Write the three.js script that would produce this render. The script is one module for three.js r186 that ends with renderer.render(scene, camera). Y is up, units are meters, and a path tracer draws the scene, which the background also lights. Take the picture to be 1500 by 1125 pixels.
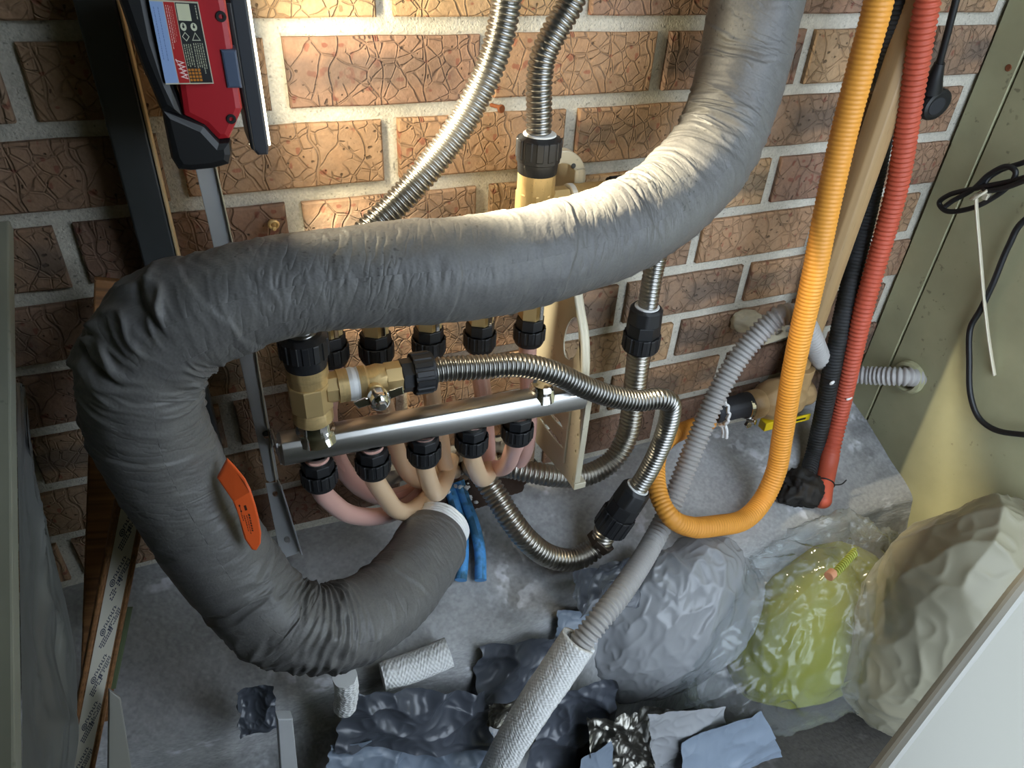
import * as THREE from 'three';
import { RoundedBoxGeometry } from 'three/addons/geometries/RoundedBoxGeometry.js';
import { mergeGeometries, mergeVertices, toCreasedNormals } from 'three/addons/utils/BufferGeometryUtils.js';
import { RectAreaLightUniformsLib } from 'three/addons/lights/RectAreaLightUniformsLib.js';
import { ImprovedNoise } from 'three/addons/math/ImprovedNoise.js';

// ------------------------------------------------------------------ camera, sky, lamp, exposure
const V = (x, y, z) => new THREE.Vector3(x, y, z);
const scene = new THREE.Scene();
const renderer = new THREE.WebGLRenderer({ antialias: true });
renderer.toneMapping = THREE.LinearToneMapping;
renderer.toneMappingExposure = 1.0;
renderer.shadowMap.enabled = true;
RectAreaLightUniformsLib.init();
const camera = new THREE.PerspectiveCamera(56.36, 1500 / 1125, 0.02, 50);
camera.position.set(-0.0645, 0.1213, 0.7173);
camera.up.set(0.184, 0.814, -0.551);
camera.lookAt(V(-0.0645 + 0.3442, 0.1213 - 0.5783, 0.7173 - 0.7397));
scene.background = new THREE.Color(0.74, 0.86, 1.0);
scene.backgroundIntensity = 5.7;
const LAMP = { color: new THREE.Color(1.0, 0.88, 0.62), intensity: 96, beam: 8.5, end: 1.2, width: 0.026, height: 0.30 };   // the work lamp hanging at the top left; its light is built with it

// ------------------------------------------------------------------ helpers
let seed = 12345;
const rnd = () => { seed = (seed * 1664525 + 1013904223) >>> 0; return seed / 4294967296; };
const rr = (a, b) => a + (b - a) * rnd();
const lerp = (a, b, t) => a + (b - a) * t, clamp = (x, a = 0, b = 1) => Math.min(b, Math.max(a, x));
const sstep = (a, b, x) => { const t = clamp((x - a) / (b - a)); return t * t * (3 - 2 * t); };
const IN = new ImprovedNoise();
const n3 = (x, y, z) => IN.noise(x, y, z);
const used = {};
function numbered(n) { const k = used[n] = (used[n] ?? -1) + 1; return k ? n + '_' + String(k).padStart(3, '0') : n; }
function obj(name, geo, mat, parent = scene) {
  const m = new THREE.Mesh(Array.isArray(geo) ? mergeGeometries(geo.map(plain)) : geo, mat);
  m.name = numbered(name); m.castShadow = m.receiveShadow = true; parent.add(m); return m;
}
function plain(g) {
  let h = g.index ? g.toNonIndexed() : g;
  for (const k of Object.keys(h.attributes)) if (!['position', 'normal', 'uv'].includes(k)) h.deleteAttribute(k);
  if (!h.attributes.uv) h.setAttribute('uv', new THREE.BufferAttribute(new Float32Array(h.attributes.position.count * 2), 2));
  return h;
}
function tag(o, label, category, group) { o.userData = { label, category }; if (group) o.userData.group = group; return o; }
function thing(name, label, category, pos = V(0, 0, 0), group) {
  const o = new THREE.Group(); o.name = numbered(name); o.position.copy(pos); scene.add(o); return tag(o, label, category, group);
}
function settle(t, pos) { for (const c of t.children) c.position.sub(pos); t.position.copy(pos); return t; }   // moves a thing's origin to its base, parts stay
function struct(name, geo, mat, parent = scene) { const m = obj(name, geo, mat, parent); if (parent === scene) m.userData = { kind: 'structure' }; return m; }
const curve = (pts, t = 0.5) => new THREE.CatmullRomCurve3(pts, false, 'centripetal', t);

// a tube whose radius may change along (s, in metres) and around (a) it; uv in metres
function sweep(pts, rad, seg, around, { ends = true, straight = false, uvR = 0.016 } = {}) {
  const c = Array.isArray(pts) ? (straight ? pathOf(pts) : curve(pts)) : pts, L = c.getLength(), n = Math.max(2, seg);
  c.arcLengthDivisions = 800; c.updateArcLengths();
  const P = [], T = [];
  for (let i = 0; i <= n; i++) { P.push(c.getPointAt(i / n)); T.push(c.getTangentAt(i / n)); }
  let N = Math.abs(T[0].y) < 0.9 ? V(0, 1, 0) : V(0, 0, 1); N.sub(T[0].clone().multiplyScalar(N.dot(T[0]))).normalize();
  const pos = [], uv = [], idx = [], Q = new THREE.Quaternion();
  const r0 = typeof rad === 'number' ? () => rad : rad;
  for (let i = 0; i <= n; i++) {
    if (i) { Q.setFromUnitVectors(T[i - 1], T[i]); N.applyQuaternion(Q); N.sub(T[i].clone().multiplyScalar(N.dot(T[i]))).normalize(); }
    const B = T[i].clone().cross(N), s = i / n * L;
    const k = i > 0 && i < n ? T[i + 1].clone().sub(T[i - 1]).divideScalar(2 * L / n) : V(0, 0, 0);   // curvature vector
    for (let j = 0; j <= around; j++) {
      const a = j / around * Math.PI * 2, d = N.clone().multiplyScalar(Math.cos(a)).addScaledVector(B, Math.sin(a));
      const r = r0(s, j === around ? 0 : a, L, k.dot(d), d, P[i]);
      pos.push(P[i].x + d.x * r, P[i].y + d.y * r, P[i].z + d.z * r);
      uv.push(s, a * (typeof rad === 'number' ? rad : uvR));
    }
  }
  const w = around + 1;
  for (let i = 0; i < n; i++) for (let j = 0; j < around; j++) { const a = i * w + j; idx.push(a, a + w, a + 1, a + 1, a + w, a + w + 1); }
  if (ends) for (const e of [0, n]) {
    const ci = pos.length / 3; pos.push(P[e].x, P[e].y, P[e].z); uv.push(0, 0);
    const st = ci + 1; for (let j = 0; j <= around; j++) { const q = (e * w + j) * 3; pos.push(pos[q], pos[q + 1], pos[q + 2]); uv.push(0, 0); }
    for (let j = 0; j < around; j++) e ? idx.push(ci, st + j + 1, st + j) : idx.push(ci, st + j, st + j + 1);
  }
  const g = new THREE.BufferGeometry();
  g.setAttribute('position', new THREE.Float32BufferAttribute(pos, 3)); g.setAttribute('uv', new THREE.Float32BufferAttribute(uv, 2)); g.setIndex(idx);
  g.computeVertexNormals();
  const nm = g.attributes.normal;                        // join the normals across the seam
  for (let i = 0; i <= n; i++) { const a = i * w, b = a + around, v = V(nm.getX(a) + nm.getX(b), nm.getY(a) + nm.getY(b), nm.getZ(a) + nm.getZ(b)).normalize(); nm.setXYZ(a, v.x, v.y, v.z); nm.setXYZ(b, v.x, v.y, v.z); }
  return g;
}
function pathOf(pts) { const c = new THREE.CurvePath(); for (let i = 1; i < pts.length; i++) c.add(new THREE.LineCurve3(pts[i - 1], pts[i])); return c; }
// rings (pitch in metres) round a hose
function corrugated(pts, r, pitch, depth, { around = 26, sharp = 0.75, per = 10 } = {}) {
  const c = curve(pts), L = c.getLength();
  return sweep(c, (s) => { return r - depth * (1 - Math.pow(Math.abs(Math.cos(Math.PI * s / pitch)), sharp)); }, Math.round(L / pitch * per), around);
}
const tube = (pts, r, around = 18, seg) => { const c = curve(pts); return sweep(c, r, seg ?? Math.max(8, Math.round(c.getLength() / 0.006)), around); };
// turn a geometry built along +y so that it runs from a towards dir
function aim(geo, at, dir, roll = 0) {
  const d = dir.clone().normalize(), q = new THREE.Quaternion().setFromUnitVectors(V(0, 1, 0), d);
  if (roll) geo.rotateY(roll);
  return geo.applyQuaternion(q).translate(at.x, at.y, at.z);
}
const lathe = (prof, n = 36) => toCreasedNormals(new THREE.LatheGeometry(prof.map(([r, y]) => new THREE.Vector2(r, y)), n), 0.6);
function cyl(r, h, n = 28, b = 0.0008) { return lathe([[0.0001, 0], [r - b, 0], [r, b], [r, h - b], [r - b, h], [0.0001, h]], n); }
function ring(r0, r1, h, n = 32, b = 0.0006) { return lathe([[r0, 0], [r1 - b, 0], [r1, b], [r1, h - b], [r1 - b, h], [r0, h], [r0, 0]], n); }
function prism(outline, h, bev = 0.0008, holes = []) {       // outline in x,z, raised along y
  const s = new THREE.Shape(outline.map(([x, y]) => new THREE.Vector2(x, y)));
  for (const o of holes) s.holes.push(new THREE.Path(o.map(([x, y]) => new THREE.Vector2(x, y))));
  const g = new THREE.ExtrudeGeometry(s, { depth: h - 2 * bev, bevelEnabled: bev > 0, bevelThickness: bev, bevelSize: bev, bevelOffset: -bev, bevelSegments: 2, curveSegments: 8 });
  g.translate(0, 0, bev); g.rotateX(-Math.PI / 2); return g;
}
const ngon = (n, r, a0 = 0) => Array.from({ length: n }, (_, i) => [r * Math.cos(a0 + i / n * 2 * Math.PI), r * Math.sin(a0 + i / n * 2 * Math.PI)]);
function gear(n, r, d) { const o = []; for (let i = 0; i < n; i++) for (const [f, q] of [[0.06, 0], [0.56, 0], [0.66, d], [0.96, d]]) { const a = (i + f) / n * 2 * Math.PI; o.push([(r - q) * Math.cos(a), (r - q) * Math.sin(a)]); } return o; }
// plate seen in a plane z = const: [x, y] outline, thickness back from z
function plateZ(outline, z, depth, bev = 0.001, holes = []) {
  const s = new THREE.Shape(outline.map(([x, y]) => new THREE.Vector2(x, y)));
  for (const o of holes) s.holes.push(new THREE.Path(o.map(([x, y]) => new THREE.Vector2(x, y))));
  const g = new THREE.ExtrudeGeometry(s, { depth: depth - 2 * bev, bevelEnabled: bev > 0, bevelThickness: bev, bevelSize: bev, bevelOffset: -bev, bevelSegments: 2, curveSegments: 10 });
  g.translate(0, 0, z - depth + bev); return g;
}
// a slab on four corners (a, b, c, d in turn), thickness t along the normal
function slab(a, b, c, d, t, bev = 0.002) {
  const ux = b.clone().sub(a), n = ux.clone().cross(d.clone().sub(a)).normalize(); ux.normalize(); const uy = n.clone().cross(ux);
  const o = [a, b, c, d].map((p) => { const q = p.clone().sub(a); return new THREE.Vector2(q.dot(ux), q.dot(uy)); });
  const g = new THREE.ExtrudeGeometry(new THREE.Shape(o), { depth: t - 2 * bev, bevelEnabled: true, bevelThickness: bev, bevelSize: bev, bevelOffset: -bev, bevelSegments: 2 });
  g.translate(0, 0, bev - t);
  return g.applyMatrix4(new THREE.Matrix4().makeBasis(ux, uy, n)).translate(a.x, a.y, a.z);
}
function uvBox(g) {                                       // uv in metres from the face's main direction
  const p = g.attributes.position, n = g.attributes.normal, u = new Float32Array(p.count * 2);
  for (let i = 0; i < p.count; i++) { const a = Math.abs(n.getX(i)), b = Math.abs(n.getY(i)), c = Math.abs(n.getZ(i)); u[2 * i] = a > b && a > c ? p.getZ(i) : p.getX(i); u[2 * i + 1] = b > a && b > c ? p.getZ(i) : p.getY(i); }
  g.setAttribute('uv', new THREE.BufferAttribute(u, 2)); return g;
}
const box = (x0, x1, y0, y1, z0, z1, r = 0.002) => uvBox(new RoundedBoxGeometry(x1 - x0, y1 - y0, z1 - z0, 2, r).translate((x0 + x1) / 2, (y0 + y1) / 2, (z0 + z1) / 2));
const oval = (cx, cy, rx, ry, n = 24, turn = 0) => Array.from({ length: n }, (_, i) => { const a = i / n * 2 * Math.PI, x = rx * Math.cos(a), y = ry * Math.sin(a); return [cx + x * Math.cos(turn) - y * Math.sin(turn), cy + x * Math.sin(turn) + y * Math.cos(turn)]; });

// ------------------------------------------------------------------ computed textures
function hash(i, j, s) { let h = (i * 374761393 + j * 668265263 + s * 1442695041) | 0; h = Math.imul(h ^ (h >>> 13), 1274126177); h ^= h >>> 16; return (h >>> 0) / 4294967296; }
function vn(x, y, per, s) {                          // value noise, repeating after per cells
  const i = Math.floor(x), j = Math.floor(y), f = x - i, g = y - j, m = (a) => ((a % per) + per) % per, u = f * f * (3 - 2 * f), v = g * g * (3 - 2 * g);
  const a = hash(m(i), m(j), s), b = hash(m(i + 1), m(j), s), c = hash(m(i), m(j + 1), s), d = hash(m(i + 1), m(j + 1), s);
  return a + (b - a) * u + (c - a) * v + (a - b - c + d) * u * v;
}
function fb(u, v, per, oct, s) { let t = 0, a = 0.5, w = 0; for (let o = 0; o < oct; o++) { t += a * vn(u * per, v * per, per, s + o); w += a; a *= 0.55; per *= 2; } return t / w; }
function tex(size, metres, fn, srgb) {
  const d = new Uint8Array(size * size * 4);
  for (let y = 0; y < size; y++) for (let x = 0; x < size; x++) {
    const c = fn(x / size, y / size), q = (y * size + x) * 4;
    if (typeof c === 'number') d[q] = d[q + 1] = d[q + 2] = clamp(c) * 255; else { d[q] = clamp(c[0]) * 255; d[q + 1] = clamp(c[1]) * 255; d[q + 2] = clamp(c[2]) * 255; }
    d[q + 3] = 255;
  }
  const t = new THREE.DataTexture(d, size, size, THREE.RGBAFormat); t.wrapS = t.wrapT = THREE.RepeatWrapping; t.magFilter = THREE.LinearFilter; t.minFilter = THREE.LinearFilter;
  t.repeat.set(1 / metres, 1 / metres); if (srgb) t.colorSpace = THREE.SRGBColorSpace; t.needsUpdate = true; return t;
}
function cells(u, v, n, s) {                         // worley: nearest and second distance
  const x = u * n, y = v * n, i = Math.floor(x), j = Math.floor(y); let a = 9, b = 9, id = 0;
  for (let p = -1; p <= 1; p++) for (let q = -1; q <= 1; q++) {
    const ci = ((i + p) % n + n) % n, cj = ((j + q) % n + n) % n, dx = i + p + hash(ci, cj, s) - x, dy = j + q + hash(ci, cj, s + 7) - y, d = Math.sqrt(dx * dx + dy * dy);
    if (d < a) { b = a; a = d; id = hash(ci, cj, s + 3); } else if (d < b) b = d;
  }
  return [a, b, id];
}
// crackled brick face: 0.4 m across
const TB = 0.4;
function crackAt(u, v) {
  const wu = u + 0.010 * (fb(u, v, 24, 2, 5) - 0.5), wv = v + 0.016 * (fb(u, v, 24, 2, 9) - 0.5);
  const [a, b] = cells(wu, wv, 27, 11), [a2, b2] = cells(wu + 0.3, wv, 10, 21);
  const keep = sstep(0.36, 0.52, fb(u, v, 14, 2, 33));
  const thin = (1 - sstep(0.02, 0.12, b - a)) * keep, big = 1 - sstep(0.01, 0.05, b2 - a2);
  const col = u * 9 + 0.25 * (fb(u, v, 12, 2, 55) - 0.5) * 2, line = 1 - sstep(0.012, 0.035, Math.abs(col - Math.round(col)) * (0.6 + hash(Math.round(col) % 9, 3, 8)));
  return Math.max(thin * 0.8, big * 0.75, line);
}
const CK = new Float32Array(1024 * 1024); for (let y = 0; y < 1024; y++) for (let x = 0; x < 1024; x++) CK[y * 1024 + x] = crackAt(x / 1024, y / 1024);
const crk = (u, v, dx = 0, dy = 0) => CK[((Math.round(v * 1024) + dy) & 1023) * 1024 + ((Math.round(u * 1024) + dx) & 1023)];
const brickH = tex(1024, TB, (u, v) => {
  const c = crk(u, v), lip = crk(u, v, 3, 2);
  const pit = sstep(0.80, 0.87, fb(u + 0.5, v, 80, 2, 91));
  return 0.62 + 0.16 * (fb(u, v, 120, 3, 3) - 0.5) + 0.22 * (fb(u, v, 12, 2, 71) - 0.5) + 0.16 * lip * (1 - c) - 0.42 * c - 0.35 * pit;
});
const brickC = [0, 1].map((streak) => tex(1024, TB, (u, v) => {
  const c = crk(u, v), pit = sstep(0.80, 0.87, fb(u + 0.5, v, 80, 2, 91)), rust = sstep(0.74, 0.82, fb(u, v + 0.3, 50, 2, 17));
  let k = 0.84 + 0.20 * (fb(u, v, 9, 4, 41) - 0.5) + 0.10 * (fb(u, v, 140, 2, 43) - 0.5) - 0.07 * c - 0.30 * pit;
  const w = 0.16 * (fb(u, v, 20, 3, 77) - 0.5);
  let r = k, g = k * (0.97 + w * 0.35), b = k * (0.95 + w * 0.7);
  r -= rust * 0.08; g -= rust * 0.2; b -= rust * 0.2;
  if (streak) { const m = 0.5 * sstep(0.055, 0.015, Math.abs(v - 0.5 + 0.035 * (fb(u, v, 10, 3, 61) - 0.5))) * sstep(0.32, 0.6, fb(u, 0.4, 8, 3, 63)); r = lerp(r, 0.46, m); g = lerp(g, 0.50, m); b = lerp(b, 0.56, m); }
  return [r, g, b];
}, true));
const sandH = tex(512, 0.12, (u, v) => 0.5 + 0.5 * (fb(u, v, 70, 2, 4) - 0.5) + 0.7 * (fb(u, v, 10, 3, 6) - 0.5) - 0.3 * sstep(0.8, 0.86, fb(u, v, 40, 2, 8)));
const sandC = tex(512, 0.35, (u, v) => { const k = 0.86 + 0.16 * (fb(u, v, 8, 4, 14) - 0.5) + 0.14 * (fb(u, v, 200, 2, 15) - 0.5) - 0.2 * sstep(0.8, 0.86, fb(u, v, 110, 2, 16)); return [k, k * 0.985, k * 0.955]; }, true);
const concH = tex(1024, 0.8, (u, v) => 0.5 + 0.5 * (fb(u, v, 9, 5, 24) - 0.5) + 0.2 * (fb(u, v, 160, 2, 25) - 0.5));
const concC = tex(1024, 0.8, (u, v) => {
  const stain = sstep(0.54, 0.72, fb(u, v, 7, 5, 27)), lime = sstep(0.60, 0.74, fb(u, v, 16, 4, 28)) * sstep(0.45, 0.6, fb(u + 0.2, v, 40, 3, 29)), spot = sstep(0.86, 0.9, fb(u, v, 60, 1, 30));
  const k = 0.80 + 0.26 * (fb(u, v, 5, 5, 31) - 0.5) + 0.14 * (fb(u, v, 180, 2, 32) - 0.5) - 0.16 * stain + 0.2 * lime - 0.0 * spot; return [k, k * 0.99, k * (0.97 + 0.02 * lime)];
}, true);
const wrapH = tex(1024, 0.25, (u, v) => {                                   // fine creases across the tape
  const w = v + 0.06 * (fb(u, v, 6, 3, 51) - 0.5), m = sstep(0.38, 0.62, fb(u, v, 5, 3, 52));
  const cr = 1 - Math.abs(2 * fb(u + 0.25 * w, w * 0.25, 28, 3, 53) - 1), st = fb(u * 1, v * 0.25, 48, 2, 54);
  return 0.45 + 0.3 * m * Math.pow(cr, 4) + 0.16 * (st - 0.5) + 0.05 * (fb(u, v, 170, 1, 56) - 0.5);
});
const wrapC = tex(1024, 0.3, (u, v) => {
  const sp = sstep(0.72, 0.84, fb(u, v, 100, 2, 57)) * sstep(0.54, 0.7, fb(u, v, 6, 3, 58)), dust = fb(u, v, 7, 5, 59);
  const k = 0.84 + 0.2 * (dust - 0.5) + 0.07 * (fb(u, v, 220, 1, 60) - 0.5) - 0.22 * sp; return [k, k * (0.99), k * (1.0 - 0.05 * (dust - 0.4))];
}, true);
const grime = tex(512, 0.3, (u, v) => { const k = 0.92 + 0.12 * (fb(u, v, 6, 5, 81) - 0.5) - 0.2 * sstep(0.74, 0.84, fb(u, v, 36, 3, 82)) * sstep(0.5, 0.65, fb(u, v, 5, 2, 83)); return [k, k * 0.99, k * 0.97]; }, true);
const dirty = tex(512, 0.2, (u, v) => { const m = sstep(0.42, 0.66, fb(u, v, 8, 4, 84)), k = 0.95 - 0.32 * m + 0.1 * (fb(u, v, 100, 2, 85) - 0.5); return [k, k * 0.98, k * (0.96 - 0.1 * m)]; }, true);
const woodC = tex(512, 0.25, (u, v) => { const g = fb(u * 1, v * 0.03, 60, 3, 86), k = 0.75 + 0.4 * (g - 0.5) + 0.12 * (fb(u, v, 5, 2, 87) - 0.5); return [k, k * 0.95, k * 0.88]; }, true);
const weaveH = tex(512, 0.05, (u, v) => { const a = Math.sin(u * 2 * Math.PI * 10), b = Math.sin(v * 2 * Math.PI * 7 + 1.2 * Math.sin(u * 2 * Math.PI * 2)); return 0.5 + 0.2 * a * b + 0.25 * (fb(u, v, 30, 3, 88) - 0.5) + 0.15 * b; });
const steelR = tex(512, 0.1, (u, v) => 0.26 + 0.16 * (fb(u, v, 12, 4, 95) - 0.5) + 0.10 * (fb(u * 1, v * 0.1, 100, 2, 96) - 0.5));

const S = (o) => new THREE.MeshStandardMaterial(o), PH = (o) => new THREE.MeshPhysicalMaterial(o);
const M = {
  mortar: S({ color: '#d9d6cc', map: sandC, bumpMap: sandH, bumpScale: 0.0012, roughness: 0.95 }),
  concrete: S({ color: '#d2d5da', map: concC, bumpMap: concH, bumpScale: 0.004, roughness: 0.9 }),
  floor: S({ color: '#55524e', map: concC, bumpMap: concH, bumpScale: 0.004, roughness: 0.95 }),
  wrap: S({ color: '#757573', map: wrapC, bumpMap: wrapH, bumpScale: 0.0020, roughness: 0.5 }),
  flexSteel: S({ color: '#9b9995', metalness: 1, roughness: 0.3 }),
  flexDull: S({ color: '#a9a49b', metalness: 1, roughness: 0.3 }),
  steel: S({ color: '#c6c4c0', metalness: 1, roughness: 0.3 }),
  chrome: S({ color: '#dddbd8', metalness: 1, roughness: 0.10 }),
  brass: S({ color: '#dcc08a', metalness: 0.6, roughness: 0.48, map: grime }),
  zinc: S({ color: '#c6cad0', metalness: 0.05, roughness: 0.42, map: grime }),
  cream: S({ color: '#d9d2bd', roughness: 0.42, metalness: 0.1, map: grime }),
  nut: S({ color: '#1b1c1f', roughness: 0.5 }),
  rubber: S({ color: '#24262a', roughness: 0.65 }),
  white: S({ color: '#e6e6e4', roughness: 0.5 }),
  pink: PH({ color: '#e6b5a8', roughness: 0.38, transmission: 0.25, thickness: 0.004, attenuationColor: new THREE.Color('#e8a890'), attenuationDistance: 0.01, ior: 1.4 }),
  peach: PH({ color: '#ecc9a2', roughness: 0.38, transmission: 0.25, thickness: 0.004, attenuationColor: new THREE.Color('#eec49a'), attenuationDistance: 0.01, ior: 1.4 }),
  blue: S({ color: '#58a6ee', roughness: 0.45, map: dirty }),
  orange: S({ color: '#e29a3c', roughness: 0.5 }),
  redOrange: S({ color: '#cb5c44', roughness: 0.55, map: grime }),
  blackFlex: S({ color: '#26282b', roughness: 0.7, map: dirty }),
  ivory: S({ color: '#b3956c', roughness: 0.42, map: grime }),
  conduit: S({ color: '#b4b3b4', roughness: 0.5, map: grime }),
  panel: S({ color: '#b6b694', roughness: 0.5, map: grime }),
  panelGrey: S({ color: '#8d8f84', roughness: 0.5, map: grime }),
  panelDark: S({ color: '#6e7260', roughness: 0.5, map: grime }),
  red: S({ color: '#a81c26', roughness: 0.42 }),
  black: S({ color: '#17181a', roughness: 0.45 }),
  rail: S({ color: '#33363c', roughness: 0.42 }),
  slate: S({ color: '#46536a', roughness: 0.5 }),
  tube: S({ color: '#565b60', metalness: 0.5, roughness: 0.5, map: grime }),
  wood: S({ color: '#b08258', roughness: 0.62, map: woodC }),
  strip: S({ color: '#cdb48a', roughness: 0.7 }),
  board: S({ color: '#a9794f', roughness: 0.8, map: woodC }),
  foam: S({ color: '#e2e2e0', roughness: 0.75, bumpMap: weaveH, bumpScale: 0.0016 }),
  hole: S({ color: '#0e0d0c', roughness: 1 }),
  soil: S({ color: '#3b2c23', roughness: 1, bumpMap: concH, bumpScale: 0.006 }),
  rust: S({ color: '#7a4526', roughness: 0.9 }),
  lever: S({ color: '#e35f2a', roughness: 0.42 }),
  yellow: S({ color: '#e0c21a', roughness: 0.5 }),
  limeNet: S({ color: '#7f8212', roughness: 0.8 }),
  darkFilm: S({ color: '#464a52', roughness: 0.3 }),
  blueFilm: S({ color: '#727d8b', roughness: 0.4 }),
  foil: S({ color: '#8a877f', metalness: 1, roughness: 0.38 }),
  clearFilm: PH({ color: '#eef1f2', roughness: 0.14, transmission: 0.93, thickness: 0, ior: 1.4, side: THREE.DoubleSide }),
  hazeFilm: PH({ color: '#b4b6ba', roughness: 0.18, transmission: 0.42, thickness: 0, ior: 1.4 }),
  milkFilm: PH({ color: '#9d9883', roughness: 0.42, transmission: 0.3, thickness: 0, ior: 1.4 }),
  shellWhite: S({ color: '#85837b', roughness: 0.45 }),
};

// ------------------------------------------------------------------ brick wall
const BY = 0.0764, HB = 0.1025, U0 = 0.0145, PROUD = 0.007;
const XL = -0.85, XR = 0.95;
const wall = new THREE.Group(); wall.name = 'wall_back'; wall.userData = { kind: 'structure' }; scene.add(wall);
{
  // one slab of mortar with a ragged hole at its foot, earth behind the hole
  const hole = [[0.1100, -0.5906], [0.1260, -0.5852], [0.1400, -0.5766], [0.1671, -0.5798], [0.1823, -0.5753], [0.2051, -0.5836], [0.2289, -0.5749], [0.2534, -0.5769], [0.2715, -0.5716], [0.3010, -0.5722], [0.3259, -0.6038], [0.3233, -0.6569], [0.2152, -0.6644], [0.1200, -0.6525]];
  const sh = new THREE.Shape([[XL - 0.02, -1.2], [XR + 0.06, -1.2], [XR + 0.06, 1.3], [XL - 0.02, 1.3]].map(([x, y]) => new THREE.Vector2(x, y)));
  sh.holes.push(new THREE.Path(hole.map(([x, y]) => new THREE.Vector2(x, y))));
  const g = uvBox(new THREE.ExtrudeGeometry(sh, { depth: 0.1, bevelEnabled: false }).translate(0, 0, -0.1 - PROUD));
  obj('earth', uvBox(new THREE.BoxGeometry(0.5, 0.35, 0.06).translate(0.18, -0.65, -0.14 - PROUD)), M.soil, wall);
  obj('mortar', g, M.mortar, wall);
  function brickGeo(w, h, k) {                                   // wavy outline, chamfered face, faces +z
    const q = 7, pts = [], wob = (t) => 0.0011 * n3(t * 6.1 + k * 13.7, k * 3.1, 0.5) + 0.0004 * n3(t * 29 + k, 4, 1);
    const L = [[-w / 2, -h / 2], [w / 2, -h / 2], [w / 2, h / 2], [-w / 2, h / 2]];
    for (let e = 0; e < 4; e++) { const [a, b] = [L[e], L[(e + 1) % 4]], m = e % 2 ? 2 : 5; for (let i = 0; i < m; i++) { const t = i / m; pts.push([lerp(a[0], b[0], t) + wob(e * 7 + t), lerp(a[1], b[1], t) + wob(50 + e * 7 + t)]); } }
    const g = new THREE.ExtrudeGeometry(new THREE.Shape(pts.map(([x, y]) => new THREE.Vector2(x, y))), { depth: 0.012, bevelEnabled: true, bevelThickness: 0.0016, bevelSize: 0.0018, bevelOffset: -0.0018, bevelSegments: 1 });
    g.translate(0, 0, -0.0136);
    const p = g.attributes.position, uv = g.attributes.uv, ox = [0.05, 0.31, 0.17, 0.26, 0.11][k % 5];
    for (let i = 0; i < p.count; i++) uv.setXY(i, p.getX(i) + ox, p.getY(i) + 0.2 + p.getZ(i));
    return toCreasedNormals(g, 0.5);
  }
  const tones = ['#ba9b7b', '#ac8d73', '#c0a27d', '#a38671', '#b1967b', '#b79676', '#9a7d6a', '#a58a72'];
  const mats = [];
  for (let s = 0; s < 2; s++) for (const c of tones) mats.push(S({ color: c, map: brickC[s], bumpMap: brickH, bumpScale: 0.0036, roughness: 0.88 }));
  const BH = BY - 0.0155, BW = 2 * HB - 0.0165, full = [0, 1, 2, 3, 4].map((k) => brickGeo(BW, BH, k)), half = [5, 6].map((k) => brickGeo(HB - 0.0165, BH, k));
  for (let r = -2; r <= 8; r++) {                               // r = course below bed joint r - 1
    const y = -(r - 0.5) * BY, odd = Math.abs(r) % 2, j0 = odd ? 0 : 1;
    for (let k = -4; k <= 4; k++) {
      let x0 = U0 + (j0 + 2 * k) * HB, x1 = x0 + 2 * HB;
      if (x1 < XL + 0.05 || x0 > XR - 0.02) continue;
      const mt = mats[Math.floor(rnd() * tones.length) + (rnd() < 0.3 ? tones.length : 0)], gi = Math.floor(rnd() * 5), dz = rr(-0.0012, 0.0012), dy = rr(-0.001, 0.001);
      let g = full[gi], xc = x0 + HB;
      if (x1 > XR + 0.0) { const w = XR - 0.004 - (x0 + 0.00825); if (w < 0.025) continue; g = brickGeo(w, BH, 10 + r); xc = x0 + 0.00825 + w / 2; }
      const b = obj('brick', g, mt, wall); b.position.set(xc, y + dy, dz); b.rotation.z = rr(-0.004, 0.004);
    }
  }
}

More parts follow.
